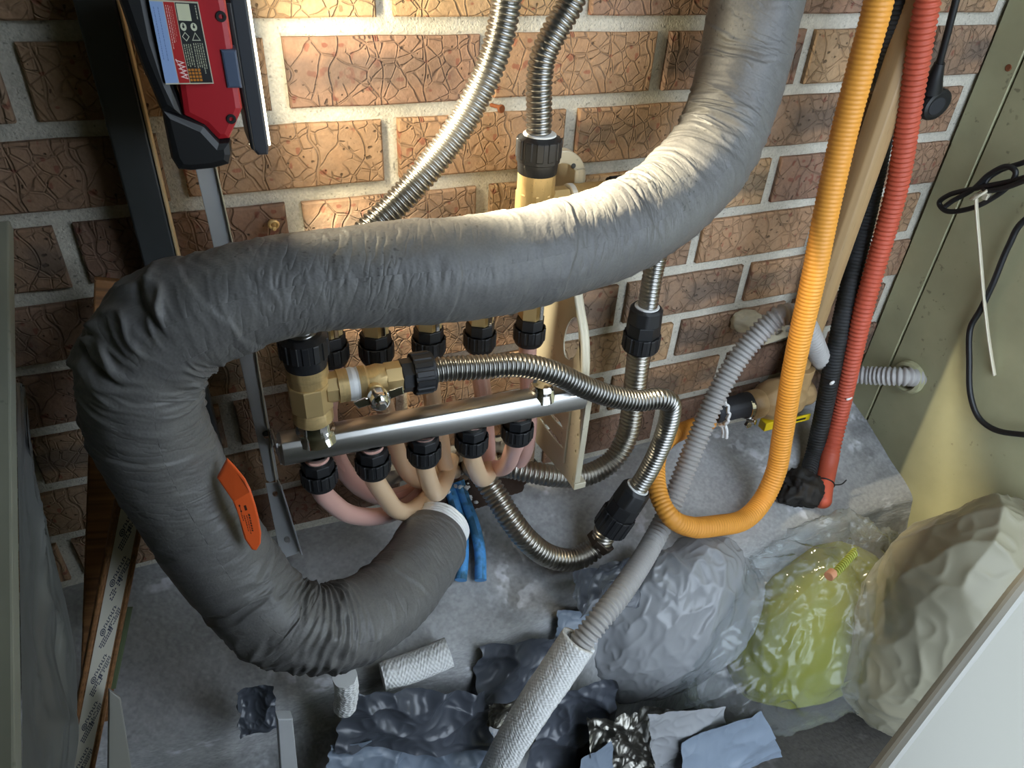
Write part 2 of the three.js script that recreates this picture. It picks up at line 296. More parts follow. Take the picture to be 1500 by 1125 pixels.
// ------------------------------------------------------------------ concrete footing, floor, side panel, openings
{
  const prof = [[-0.03, -0.615], [0, -0.622], [0.06, -0.645], [0.12, -0.672], [0.18, -0.70], [0.192, -0.725], [0.2, -0.76], [0.215, -0.88], [0.22, -1.1]];
  const pc = new THREE.SplineCurve(prof.map(([z, y]) => new THREE.Vector2(z, y))), nx = 150, nz = 70, pos = [], uv = [], idx = [];
  for (let i = 0; i <= nx; i++) for (let j = 0; j <= nz; j++) {
    const x = lerp(XL, XR, i / nx), t = j / nz, q = pc.getPoint(t), edge = sstep(0.35, 0.7, t);
    const n = n3(x * 6, q.x * 8, 1.5) * 0.010 + n3(x * 21, q.y * 21, q.x * 21) * 0.004 * (0.5 + edge);
    pos.push(x, q.y + n * (1 - edge * 0.5) * sstep(0, 0.15, t), q.x + n * edge + 0.02 * edge * n3(x * 4, 2, 7)); uv.push(x, t * 0.6);
  }
  for (let i = 0; i < nx; i++) for (let j = 0; j < nz; j++) { const a = i * (nz + 1) + j, b = a + nz + 1; idx.push(a, a + 1, b, b, a + 1, b + 1); }
  const g = new THREE.BufferGeometry(); g.setAttribute('position', new THREE.Float32BufferAttribute(pos, 3)); g.setAttribute('uv', new THREE.Float32BufferAttribute(uv, 2)); g.setIndex(idx); g.computeVertexNormals();
  struct('trim_1', g, M.concrete);
  const fl = new THREE.BoxGeometry(5, 0.1, 5).translate(0.2, -1.10, 2.2); { const p = fl.attributes.position, u = fl.attributes.uv; for (let i = 0; i < p.count; i++) u.setXY(i, p.getX(i), p.getZ(i)); }
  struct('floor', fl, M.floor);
  // sheet-metal side wall in the corner on the right
  const wr = struct('wall_right', box(XR + 0.014, XR + 0.05, -1.06, 1.12, -0.02, 0.95, 0.001), M.panel);
  obj('corner_strip', [box(XR - 0.003, XR + 0.02, -1.05, 1.1, 0.0, 0.0475, 0.0008)], M.panel, wr);
  const bore = V(0.9490, -0.5168, 0.0909), fs = new THREE.Shape([[0.0515, -1.05], [0.94, -1.05], [0.94, 1.1], [0.0515, 1.1]].map(([z, y]) => new THREE.Vector2(-z, y)));
  fs.holes.push(new THREE.Path(ngon(28, 0.0186).map(([a, b]) => new THREE.Vector2(-bore.z + a, bore.y + b))));
  obj('flat_sheet', uvBox(new THREE.ExtrudeGeometry(fs, { depth: 0.013, bevelEnabled: false }).rotateY(Math.PI / 2).translate(XR - 0.001, 0, 0)), M.panel, wr);
  obj('screw', [aim(cyl(0.0045, 0.003, 16), V(XR - 0.001, -0.052, 0.037), V(-1, 0, 0))], M.rust, wr);
  // roof and left side, all out of the picture: the sun enters between the awning on the left, the roof and the wall
  // out of the picture: the closet's roof, left side and front; daylight enters through the opening on the right of the front
  struct('ceiling', box(-0.90, 1.05, 1.1, 1.14, -0.02, 1.04, 0.002), M.panelDark);
  struct('wall_left', box(-0.90, -0.86, -1.06, 1.12, -0.01, 1.02, 0.002), M.panelDark);
  struct('wall_front', box(-0.90, 0.29, -1.06, 1.12, 0.81, 0.85, 0.002), M.panelDark);
}

// ------------------------------------------------------------------ the wrapped insulated pipe in front of everything
{
  const pts = [V(0.4657, 0.1274, 0.0750), V(0.4656, 0.0692, 0.0850), V(0.4585, 0.0301, 0.0950), V(0.4503, -0.0231, 0.1050), V(0.4244, -0.0827, 0.1250), V(0.3726, -0.1201, 0.1500), V(0.3068, -0.1417, 0.1720), V(0.2312, -0.1514, 0.1870), V(0.1377, -0.1529, 0.1980), V(0.0489, -0.1474, 0.2000), V(-0.0204, -0.1460, 0.2000), V(-0.0764, -0.1552, 0.2000), V(-0.1099, -0.1688, 0.2000), V(-0.1326, -0.1960, 0.2000), V(-0.1406, -0.2363, 0.2000), V(-0.1369, -0.2947, 0.2000), V(-0.1239, -0.3633, 0.2050), V(-0.1031, -0.4375, 0.2150), V(-0.0774, -0.4835, 0.2350), V(-0.0335, -0.5104, 0.2450), V(0.0305, -0.5360, 0.2150), V(0.0822, -0.5477, 0.1700), V(0.1201, -0.5533, 0.1250)];
  const c = curve(pts, 0.5);
  const L0 = c.getLength();
  const seams = [0.09, 0.155, 0.20, 0.27, 0.34, 0.43, 0.545, 0.60, 0.66, 0.73, 0.79, 0.845, 0.875, 0.94, 1.0];
  // sharp folds of the tape: place along the pipe, slant, direction, width, depth
  const CREASES = [[0.759, 0.022, 0.4, 0.0026, 0.0036], [0.781, 0.028, 0.9, 0.0024, 0.0042], [0.801, 0.020, 0.2, 0.0022, 0.0036], [0.844, 0.010, 2.0, 0.0020, 0.0034], [0.861, 0.008, 1.0, 0.0020, 0.0034], [0.924, 0.014, 0.6, 0.0016, 0.0022], [0.989, 0.020, 2.4, 0.0013, 0.0022], [1.003, 0.018, 2.2, 0.0013, 0.0022], [1.069, 0.026, 1.2, 0.0014, 0.0024], [0.174, 0.012, 2.2, 0.0016, 0.0020], [0.196, 0.016, 2.6, 0.0016, 0.0020], [0.214, 0.010, 1.8, 0.0016, 0.0020], [0.339, 0.014, 1.0, 0.0012, 0.0015], [0.479, 0.030, 1.4, 0.0012, 0.0014]];
  const g = sweep(c, (s, a, L, k) => {
    let r = 0.0440 - 0.0048 * Math.exp(-Math.pow((s - 0.689) / 0.08, 2));
    const cs = Math.cos(a), sn = Math.sin(a);
    const bend = clamp(k * 0.045, -1, 1);                           // > 0 on the inner side of a bend
    const fold = 0.35 + 2.8 * sstep(0.06, 0.5, Math.abs(bend));
    const q = s + 0.012 * n3(cs * 1.5, sn * 1.5, s * 4);
    const rid = (f, z) => Math.pow(1 - Math.abs(n3(q * f, cs * 0.8 + z, sn * 0.8)), 5);
    r += 0.0016 * fold * (rid(55, 3) - 0.4) + 0.0009 * fold * (rid(130, 7) - 0.4) + 0.0014 * n3(s * 14, cs * 1.2, sn * 1.2) + 0.0006 * n3(s * 50, cs * 3, sn * 3);
    for (let i = 0; i < seams.length; i++) { const d = s - seams[i] * L / 1.02 - 0.016 * Math.cos(a + i * 1.9) - 0.004 * n3(cs * 2, sn * 2, i * 3.3); r += 0.0013 * Math.exp(-Math.max(0, d) / 0.028) * (d > -0.0012 ? sstep(-0.0012, 0.0006, d) : 0); }
    r -= 0.003 * Math.exp(-Math.pow((s - 1.177) / 0.021, 2)) * (0.5 + 0.5 * Math.sin(s * 900 + 3 * n3(s * 30, cs, sn)));
    for (const [s0, k0, a0, w0, dep] of CREASES) { const d = s - s0 - k0 * Math.cos(a - a0) - 0.003 * n3(cs * 2 + s0 * 40, sn * 2, 3); r += dep * (0.6 * Math.exp(-Math.pow((d + w0 * 1.6) / (w0 * 1.3), 2)) - Math.exp(-Math.pow(d / w0, 2))) * sstep(-0.5, 0.5, Math.cos(a - a0 - 1.2)); }
    if (s > L - 0.02) r -= 0.004 * sstep(L - 0.02, L, s);
    return r;
  }, 1100, 90, { uvR: 0.0445 });
  const t = thing('insulated_pipe', 'thick grey tape-wrapped insulated pipe bent in a big loop before the brick wall', 'pipe');
  obj('tape_wrap', g, M.wrap, t);
  const tip = c.getPoint(1), d = c.getTangent(1);
  obj('foam_core', sweep([tip.clone().addScaledVector(d, -0.02), tip.clone().addScaledVector(d, 0.006), tip.clone().addScaledVector(d, 0.022)], (s, a) => 0.0365 + 0.0008 * Math.cos(s * 1400) + 0.001 * n3(Math.cos(a) * 2, Math.sin(a) * 2, s * 90), 60, 48), M.foam, t);
  // orange lever of the valve under the tape
  const zl = 0.252, out = [[-0.0987, -0.2918], [-0.0905, -0.3052], [-0.0889, -0.3214], [-0.0885, -0.3502], [-0.0847, -0.3653], [-0.0810, -0.3676], [-0.0766, -0.3606], [-0.0744, -0.3487], [-0.0737, -0.3323], [-0.0741, -0.3161], [-0.0753, -0.2987], [-0.0778, -0.2910], [-0.0835, -0.2840], [-0.0884, -0.2795]];
  const lev = plateZ(out, zl, 0.0045, 0.0014), lp = lev.attributes.position, ba = [-0.0892, -0.3033], bb = [-0.0753, -0.2956];
  const bn = new THREE.Vector2(-(bb[1] - ba[1]), bb[0] - ba[0]).normalize();
  for (let i = 0; i < lp.count; i++) { const d = (lp.getX(i) - ba[0]) * bn.x + (lp.getY(i) - ba[1]) * bn.y; if (d > 0) lp.setZ(i, lp.getZ(i) - d * 1.1); } lev.computeVertexNormals();
  const grip = obj('valve_lever', lev, M.lever, t); grip.userData = { label: 'orange valve lever' };
  const cv = document.createElement('canvas'); cv.width = 128; cv.height = 256; const x = cv.getContext('2d'); x.fillStyle = '#e35f2a'; x.fillRect(0, 0, 128, 256);
  x.fillStyle = '#3a1a12'; x.fillRect(66, 22, 22, 36); x.fillRect(28, 14, 6, 40); x.beginPath(); x.arc(31, 14, 8, 0, 7); x.fill(); x.beginPath(); x.arc(31, 54, 8, 0, 7); x.fill();
  const marks = (x0, y0, y1, w, k) => { let y = y0; while (y < y1) { const h = 6 + 9 * hash(Math.round(y), k, 5); x.fillRect(x0, y, w, h); if (hash(Math.round(y), k, 9) > 0.4) x.clearRect(x0 + w * 0.3, y + 2, w * 0.35, h * 0.4), x.fillStyle = '#e35f2a', x.fillRect(x0 + w * 0.3, y + 2, w * 0.35, h * 0.4), x.fillStyle = '#3a1a12'; y += h + 4; } };
  marks(82, 84, 190, 20, 1); marks(62, 92, 206, 10, 2); marks(40, 84, 200, 9, 3); marks(22, 66, 112, 8, 4);
  const ct = new THREE.CanvasTexture(cv); ct.colorSpace = THREE.SRGBColorSpace;
  const e = 0.0003, A = [-0.0890, -0.3088], B = [-0.0782, -0.3077], C = [-0.0783, -0.3565], D = [-0.0869, -0.3507];
  const pg = new THREE.BufferGeometry(); pg.setAttribute('position', new THREE.Float32BufferAttribute([D, C, B, A].flatMap((q) => [q[0], q[1], zl + e]), 3)); pg.setAttribute('uv', new THREE.Float32BufferAttribute([0, 0, 1, 0, 1, 1, 0, 1], 2)); pg.setIndex([0, 1, 2, 0, 2, 3]); pg.computeVertexNormals();
  obj('print', pg, S({ map: ct, roughness: 0.45 }), grip);
}

// ------------------------------------------------------------------ threaded compression nut built along +y, its threaded end at 0, mouth at h
function nutParts(t, at, dir, { r = 0.0185, h = 0.030, hex = 0.35, mat = M.nut, name = 'grip_nut' } = {}) {
  const hh = h * hex, gh = h - hh;
  obj('hex_collar', aim(prism(ngon(8, r * 0.86, 0.2), hh + 0.001, 0.0008), at, dir), mat, t);
  const a2 = at.clone().addScaledVector(dir.clone().normalize(), hh);
  obj(name, [aim(prism(gear(14, r, r * 0.055), gh * 0.72, 0.001), a2, dir), aim(lathe([[0.0001, 0], [r * 0.92, 0], [r * 0.93, gh * 0.8], [r * 0.84, gh * 0.97], [r * 0.66, gh], [0.0001, gh]], 30), a2, dir)], mat, t);
}
const DOWN = V(0, -1, 0), UP = V(0, 1, 0), FRONT = V(0, 0, 1), RIGHT = V(1, 0, 0), LEFT = V(-1, 0, 0);

// ------------------------------------------------------------------ lower manifold with its five outlets
const MA = V(-0.0450, -0.3529, 0.1400), MB = V(0.2947, -0.3645, 0.1400), MD = MB.clone().sub(MA).normalize();
const loNut = [V(-0.0099, -0.3935, 0.1400), V(0.0467, -0.3941, 0.1400), V(0.1034, -0.3928, 0.1400), V(0.1588, -0.3934, 0.1400), V(0.2145, -0.3933, 0.1400)];
{
  const t = thing('lower_manifold', 'polished steel header pipe in front with five black nuts hanging under it', 'manifold');
  const r = 0.0172, L = MA.distanceTo(MB);
  obj('header_pipe', aim(lathe([[0.0001, 0], [r - 0.003, 0], [r, 0.003], [r, L - 0.003], [r - 0.003, L], [0.0001, L]], 56), MA, MD), M.steel, t);
  for (const p of loNut) {
    const top = V(p.x, lerp(MA.y, MB.y, (p.x - MA.x) / (MB.x - MA.x)) - 0.010, 0.14);
    const y0 = p.y + 0.016, o = obj('outlet', aim(lathe([[0.0165, 0], [0.0125, 0.006], [0.0115, 0.009], [0.0115, 0.03]], 30), V(p.x, top.y, 0.14), DOWN), M.steel, t);
    obj('seal_ring', aim(ring(0.0105, 0.0128, 0.003), V(p.x, y0 + 0.002, 0.14), UP), M.pink, o);
    nutParts(t, V(p.x, y0, 0.14), DOWN, { r: 0.0192, h: 0.034, hex: 0.34 });
  }
  // welded neck under the tee and end boss
  const tp = V(-0.0074, -0.3421, 0.1400);
  obj('welded_neck', aim(lathe([[0.0225, -0.006], [0.0195, 0.001], [0.0190, 0.004], [0.0165, 0.006], [0.0165, 0.016], [0.012, 0.016]], 40), V(tp.x, MA.y + 0.0125, 0.14), UP), M.chrome, t);
  const bp = V(0.2417, -0.3380, 0.1400);
  obj('end_plug', aim(lathe([[0.0175, -0.004], [0.0155, 0.002], [0.0145, 0.005], [0.0145, 0.009], [0.011, 0.014], [0.0001, 0.0155]], 40), V(bp.x, MB.y + 0.013, 0.14), UP), M.chrome, t);
}
// ------------------------------------------------------------------ upper manifold behind, mostly hidden by the wrapped pipe
const upNut = [V(0.0255, -0.2886, 0.0700), V(0.0734, -0.2962, 0.0700), V(0.1320, -0.3005, 0.0700), V(0.1924, -0.3048, 0.0700), V(0.2547, -0.3089, 0.0700)];
{
  const t = thing('upper_manifold', 'rear manifold against the bricks whose brass valves show under the wrapped pipe', 'manifold');
  const a = V(-0.045, -0.196, 0.07), b = V(0.296, -0.206, 0.07), L = a.distanceTo(b), r = 0.0172;
  obj('header_pipe', aim(lathe([[0.0001, 0], [r - 0.003, 0], [r, 0.003], [r, L - 0.003], [r - 0.003, L], [0.0001, L]], 48), a, b.clone().sub(a)), M.steel, t);
  for (const [i, p] of upNut.entries()) {
    const y0 = p.y + 0.016;
    const v = obj('outlet_valve', [aim(lathe([[0.011, 0], [0.011, 0.006], [0.0155, 0.008], [0.0155, 0.02], [0.0125, 0.024], [0.0125, 0.034]], 30), V(p.x, y0 + 0.028, 0.07), UP), aim(prism(ngon(6, 0.0148, 0.5), 0.03, 0.0008), V(p.x, y0, 0.07), UP)], M.brass, t);
    obj('thumb_lever', [box(p.x + 0.002, p.x + 0.007, y0 + 0.004, y0 + 0.040, 0.0865, 0.0895, 0.0012), aim(cyl(0.0065, 0.006, 20), V(p.x + 0.005, y0 + 0.036, 0.083), FRONT), aim(cyl(0.0035, 0.0035, 14), V(p.x + 0.005, y0 + 0.036, 0.0885), FRONT)], M.chrome, v);
    nutParts(t, V(p.x, y0, 0.07), DOWN, { r: 0.0192, h: 0.036, hex: 0.36 });
  }
}
// ------------------------------------------------------------------ sheet-metal brackets carrying both manifolds
{
  const t = thing('left_bracket', 'narrow galvanised strap bracket standing left of the steel header pipe', 'bracket');
  const hx = (px, py, z) => [px, py, z];
  const slot = (x, y, rx, ry) => oval(x, y, rx, ry, 18, 0);
  const s1 = [-0.0519, -0.4098], s2 = [-0.0544, -0.5018], s3 = [-0.0509, -0.5832], s4 = [-0.0486, -0.4352];
  obj('upper_flange', plateZ([[-0.0704, -0.0478], [-0.0536, -0.0486], [-0.0464, -0.2827], [-0.0473, -0.4783], [-0.0578, -0.4805], [-0.0611, -0.4762], [-0.0646, -0.2792]], 0.042, 0.002, 0.0005, [slot(s1[0], s1[1], 0.0035, 0.006)]), M.zinc, t);
  obj('lower_flange', plateZ([[-0.0627, -0.4823], [-0.0481, -0.4847], [-0.0377, -0.6088], [-0.0407, -0.6128], [-0.0583, -0.6151], [-0.0619, -0.6097]], 0.041, 0.002, 0.0005, [slot(s2[0], s2[1], 0.003, 0.005), slot(s3[0], s3[1], 0.0035, 0.0065)]), M.zinc, t);
  const f = [-0.0506, -0.4795], u = [-0.0466, -0.4152], e1 = [-0.0464, -0.2827];
  obj('holding_ear', [slab(V(u[0], u[1] + 0.012, 0.04), V(u[0] + 0.001, u[1] - 0.016, 0.04), V(f[0] + 0.0035, MA.y - 0.014, 0.148), V(f[0] + 0.0035, MA.y + 0.014, 0.148), 0.002, 0.0006)], M.zinc, t);
  const e0 = [-0.0536, -0.0486], lip = (p, q) => slab(V(p[0] - 0.001, p[1], 0.04), V(q[0] - 0.001, q[1], 0.04), V(q[0] - 0.001, q[1], 0.0455), V(p[0] - 0.001, p[1], 0.0455), 0.0014, 0.0004); obj('edge_lip', [lip(e0, e1), lip(e1, f)], M.cream, t);
  obj('screw', [aim(cyl(0.004, 0.004, 14), V(s1[0], s1[1] + 0.003, 0.04), FRONT)], M.tube, t);
  obj('lower_rib', [slab(V(f[0] + 0.001, f[1], 0.041), V([-0.0380, -0.6113][0], [-0.0380, -0.6113][1], 0.041), V([-0.0380, -0.6113][0] + 0.001, [-0.0380, -0.6113][1] + 0.002, 0.049), V(f[0] + 0.003, f[1], 0.054), 0.002, 0.0006)], M.zinc, t);
}
{
  const t = thing('right_bracket', 'cream sheet-metal bracket with an oval hole and slots at the right end', 'bracket');
  // a cheek standing out from the wall: outline as [depth, height], turned so that depth runs along +z
  const X = 0.3035;
  const cheek = (outline, holes) => { const s = new THREE.Shape(outline.map(([z, y]) => new THREE.Vector2(z, y))); for (const h of holes) s.holes.push(new THREE.Path(h.map(([z, y]) => new THREE.Vector2(z, y))));
    const g = new THREE.ExtrudeGeometry(s, { depth: 0.0012, bevelEnabled: true, bevelThickness: 0.0004, bevelSize: 0.0004, bevelOffset: -0.0004, bevelSegments: 1, curveSegments: 10 }); g.rotateY(-Math.PI / 2); g.translate(X, 0, 0); return g; };
  const curveEdge = new THREE.SplineCurve([[0.055, -0.13], [0.058, -0.19], [0.066, -0.235], [0.088, -0.275], [0.108, -0.305], [0.118, -0.335], [0.122, -0.362]].map(([a, b]) => new THREE.Vector2(a, b))).getPoints(30).map((p) => [p.x, p.y]);
  const out = [[0.0, -0.13], ...curveEdge, [0.136, -0.378], [0.139, -0.505], [0.136, -0.518], [0.012, -0.535], [0.0, -0.525]];
  obj('cheek', cheek(out, [oval(0.088, -0.322, 0.0165, 0.033, 28, -0.28), ...[[0.064, -0.484, 0.036], [0.068, -0.455, 0.026], [0.082, -0.424, 0.018]].map(([z, y, l]) => oval(z, y, l, 0.0036, 16, 0.06)), oval(0.076, -0.262, 0.0022, 0.0022, 10), ...[0, 1, 2].map((i) => oval(0.131, -0.41 - 0.026 * i, 0.0017, 0.0026, 10))]), M.cream, t);
  obj('front_lip', [sweep(curveEdge.map(([z, y]) => V(X + 0.003, y, z)), (s, a) => 0.0016 + 0.0046 * Math.pow(Math.abs(Math.cos(a + 1.57)), 3), 40, 16), box(X - 0.001, X + 0.007, -0.51, -0.375, 0.1365, 0.139, 0.0008)], M.cream, t);
  obj('stiffening_rib', [aim(prism(oval(0, 0, 0.0034, 0.0016, 14), 0.105, 0.0006), V(X - 0.001, -0.395, 0.108), DOWN)], M.cream, t);
  obj('foot', [box(X - 0.001, X + 0.016, -0.522, -0.512, 0.120, 0.139, 0.0012)], M.cream, t);
  obj('wall_flange', [box(X, X + 0.018, -0.525, -0.13, 0.001, 0.003, 0.0006)], M.cream, t);
}

// ------------------------------------------------------------------ front brass tee, its ball valve and the short hoses
const T0 = V(-0.0069, -0.3370, 0.1400), TTOP = V(-0.0101, -0.2703, 0.1400), TD = UP;
function addWing(t, at, up) {                                       // chrome butterfly handle seen from the front
  const wing = plateZ([[-0.0245, 0.0045], [-0.012, 0.0062], [-0.006, 0.003], [0.006, 0.003], [0.012, 0.0062], [0.0245, 0.0070], [0.0245, -0.002], [0.012, -0.0035], [0.006, -0.006], [-0.006, -0.006], [-0.012, -0.0035], [-0.021, -0.004]], 0.0012, 0.0026, 0.0009);
  wing.rotateZ(0.12); wing.translate(at.x, at.y, at.z);
  const h = obj('wing_handle', wing, M.chrome, t);
  obj('cap', aim(lathe([[0.0001, 0.011], [0.0055, 0.011], [0.0095, 0.007], [0.0105, 0.003], [0.0105, -0.004], [0.0001, -0.004]].reverse(), 30), at, FRONT), M.chrome, h);
  obj('handle_nut', aim(prism(ngon(6, 0.0048), 0.004, 0.0006), V(at.x, at.y, at.z + 0.010), FRONT), M.steel, h);
}
{
  const t = thing('brass_tee', 'brass tee with wing-handled valve standing on the front header pipe', 'fitting');
  const base = V(T0.x - 0.001, MA.y + 0.027, 0.14), h = 0.066;
  obj('tee_body', [aim(lathe([[0.0001, 0], [0.0165, 0], [0.0195, 0.003], [0.0195, 0.012], [0.0185, 0.015], [0.0185, h - 0.012], [0.0195, h - 0.010], [0.0195, h], [0.0001, h]], 40), base, UP), aim(prism(ngon(8, 0.0208, 0.39), 0.03, 0.0015), base.clone().add(V(0, 0.017, 0)), UP)], M.brass, t);
  const by = base.y + 0.036, bx = base.x;
  const bd = V(1, -0.015, 0.02).normalize(), at = (d) => V(bx, by, 0.14).addScaledVector(bd, d);
  obj('branch', [aim(prism(ngon(8, 0.0155, 0.39), 0.021, 0.001), at(0.014), bd), aim(lathe([[0.0001, 0], [0.0165, 0], [0.0165, 0.010], [0.0001, 0.010]], 30), at(0.026), bd)], M.brass, t);
  obj('seal_tape', aim(lathe([[0.0001, 0], [0.0162, 0], [0.0170, 0.004], [0.0158, 0.008], [0.0165, 0.010], [0.0001, 0.010]], 32), at(0.036), bd), M.white, t);
  obj('ball_valve', [aim(lathe([[0.0001, 0], [0.0155, 0], [0.0165, 0.002], [0.0165, 0.007], [0.0150, 0.009], [0.0155, 0.014], [0.0165, 0.019], [0.0150, 0.026], [0.0150, 0.027], [0.0001, 0.027]], 36), at(0.046), bd), aim(prism(ngon(8, 0.0162, 0.39), 0.017, 0.001), at(0.072), bd), aim(cyl(0.0075, 0.02, 24), at(0.059), FRONT)], M.brass, t);
  addWing(t, at(0.059).add(V(0.001, -0.004, 0.026)));
  const n = obj('hose_nut', [aim(prism(ngon(8, 0.0172, 0.2), 0.013, 0.001), at(0.088), bd), aim(prism(gear(14, 0.0218, 0.0012), 0.019, 0.0012), at(0.1), bd), aim(lathe([[0.0001, 0], [0.0208, 0], [0.0205, 0.021], [0.015, 0.0235], [0.0001, 0.0235]], 30), at(0.1), bd)], M.nut, t);
  obj('top_nut', [aim(prism(gear(14, 0.0232, 0.0013), 0.019, 0.0012), base.clone().add(V(0, h + 0.012, 0)), UP), aim(lathe([[0.0001, -0.004], [0.0185, -0.004], [0.0195, 0.002], [0.0205, 0.012], [0.0222, 0.013], [0.0222, 0.031], [0.0175, 0.0345], [0.0001, 0.0345]], 36), base.clone().add(V(0, h, 0)), UP)], M.nut, t);
  globalThis.teeTop = base.clone().add(V(0, h + 0.034, 0)); globalThis.teeOut = at(0.123); globalThis.teeDir = bd;
}
const hoseGroup = 0;
tag(obj('steel_hose', corrugated([V(0.2052, 0.1157, 0.0850), V(0.2008, 0.0344, 0.0850), V(0.1975, 0.0123, 0.0850), V(0.1903, -0.0128, 0.0850), V(0.1757, -0.0432, 0.0850), V(0.1548, -0.0731, 0.0880), V(0.1279, -0.1018, 0.0920), V(0.0988, -0.1280, 0.0960), V(0.0660, -0.1505, 0.1050), V(0.0317, -0.1719, 0.1180), V(0.0063, -0.1908, 0.1340), V(-0.0043, -0.2122, 0.1400), teeTop.clone().add(V(-0.001, 0.02, 0)), teeTop.clone().add(V(0, -0.002, 0))], 0.0135, 0.0053, 0.0025), M.flexSteel), 'ribbed steel hose slanting down from the top to behind the wrapped pipe', 'hose');
tag(obj('steel_hose', corrugated([V(0.2879, 0.1192, 0.0750), V(0.2684, 0.0331, 0.0750), V(0.2561, 0.0096, 0.0730), V(0.2461, -0.0135, 0.0710), V(0.2444, -0.0376, 0.0700), V(0.2466, -0.0645, 0.0700), V(0.2481, -0.0914, 0.0700)], 0.0128, 0.0051, 0.0024), M.flexSteel), 'ribbed steel hose dropping from the top into the black nut of the rear tee', 'hose');
tag(obj('steel_hose', corrugated([teeOut.clone().addScaledVector(teeDir, -0.004), teeOut.clone().addScaledVector(teeDir, 0.012), V(0.1616, -0.2957, 0.1450), V(0.2073, -0.3015, 0.1470), V(0.2458, -0.3167, 0.1500), V(0.2842, -0.3416, 0.1530), V(0.3224, -0.3635, 0.1550), V(0.3625, -0.3786, 0.1570), V(0.3941, -0.3824, 0.1580), V(0.4088, -0.3921, 0.1580), V(0.4148, -0.4123, 0.1570), V(0.4157, -0.4575, 0.1530), V(0.4093, -0.5111, 0.1470), V(0.3993, -0.5476, 0.1430)], 0.0133, 0.0050, 0.0026), M.flexSteel), 'ribbed steel hose running right from the wing-handled valve and kinked sharply down', 'hose');
tag(obj('steel_hose', corrugated([V(0.3642, -0.6127, 0.1380), V(0.3594, -0.6400, 0.1380), V(0.3406, -0.6547, 0.1400), V(0.3117, -0.6576, 0.1400), V(0.2780, -0.6401, 0.1360), V(0.2481, -0.6078, 0.1260), V(0.2300, -0.5786, 0.1080), V(0.2185, -0.5557, 0.0850), V(0.2092, -0.5384, 0.0620), V(0.2066, -0.5411, 0.0350), V(0.2248, -0.6019, -0.0300)], 0.0165, 0.0062, 0.0032), M.flexDull), 'dull ribbed steel hose sagging in a U over the concrete ledge', 'hose');
tag(obj('steel_hose', corrugated([V(0.4246, -0.2210, 0.0580), V(0.4239, -0.2457, 0.0580), V(0.4232, -0.2769, 0.0580), V(0.4243, -0.3136, 0.0580)], 0.0128, 0.0052, 0.0024), M.flexSteel), 'short ribbed steel hose below the wrapped pipe entering the upright black coupling', 'hose');
tag(obj('steel_hose', corrugated([V(0.4238, -0.3718, 0.0580), V(0.4265, -0.4159, 0.0580), V(0.4289, -0.4729, 0.0600), V(0.4239, -0.5223, 0.0660), V(0.4024, -0.5563, 0.0720), V(0.3642, -0.5693, 0.0740), V(0.3221, -0.5638, 0.0700), V(0.2814, -0.5523, 0.0600), V(0.2537, -0.5509, 0.0400), V(0.2429, -0.5732, 0.0100), V(0.2534, -0.6218, -0.0400)], 0.0160, 0.0060, 0.0031), M.flexDull), 'thicker ribbed steel hose curving from the upright coupling into the hole', 'hose');
// couplings
{
  const t = thing('hose_coupling', 'upright black plastic coupling joining two steel hoses against the bricks', 'coupling');
  const a = V(0.4234, -0.3145, 0.0580), b = V(0.4242, -0.3793, 0.0580), d = b.clone().sub(a), L = d.length(), r = 0.0248; d.normalize();
  const at = (f) => a.clone().addScaledVector(d, f * L);
  obj('collar', aim(lathe([[0.0001, 0], [r * 0.72, 0], [r * 0.84, L * 0.05], [r * 0.88, L * 0.33], [0.0001, L * 0.34]], 32), a, d), M.nut, t);
  obj('white_ring', aim(ring(0.010, 0.0158, 0.0022), at(-0.02), d), M.white, t);
  obj('hex_body', aim(prism(ngon(8, r * 0.9), L * 0.3, 0.001), at(0.34), d), M.nut, t);
  obj('grip_nut', [aim(prism(gear(14, r, 0.0013), L * 0.33, 0.0012), at(0.6), d), aim(lathe([[0.0001, 0], [r * 0.93, 0], [r * 0.93, L * 0.36], [r * 0.7, L * 0.41], [0.0001, L * 0.41]], 30), at(0.6), d)], M.nut, t);
}
{
  const t = thing('hose_coupling', 'slanted black plastic coupling below the sharp kink of the steel hose', 'coupling');
  const a = V(0.3997, -0.5439, 0.1430), b = V(0.3694, -0.6187, 0.1380), d = b.clone().sub(a), L = d.length(), r = 0.0248; d.normalize();
  const at = (f) => a.clone().addScaledVector(d, f * L);
  obj('collar', aim(lathe([[0.0001, 0], [r * 0.72, 0], [r * 0.84, L * 0.05], [r * 0.88, L * 0.35], [0.0001, L * 0.36]], 32), a, d), M.nut, t);
  obj('white_ring', aim(ring(0.010, 0.0158, 0.0022), at(-0.02), d), M.white, t);
  obj('hex_body', aim(prism(ngon(8, r * 0.9), L * 0.26, 0.001), at(0.36), d), M.nut, t);
  obj('grip_nut', [aim(prism(gear(14, r, 0.0013), L * 0.38, 0.0012), at(0.6), d), aim(lathe([[0.0001, 0], [r * 0.93, 0], [r * 0.93, L * 0.39], [r * 0.7, L * 0.44], [0.0001, L * 0.44]], 30), at(0.6), d)], M.nut, t);
  const q = V(0.3634, -0.6373, 0.1380);
  tag(obj('flare_nut', aim(prism(ngon(6, 0.0212, 0.3), 0.012, 0.0012), q, V(-0.6, -0.75, -0.1)), S({ color: '#5b5047', metalness: 0.8, roughness: 0.45, map: grime })), 'dark hexagon nut on the sagging steel hose below the slanted coupling', 'nut');
}
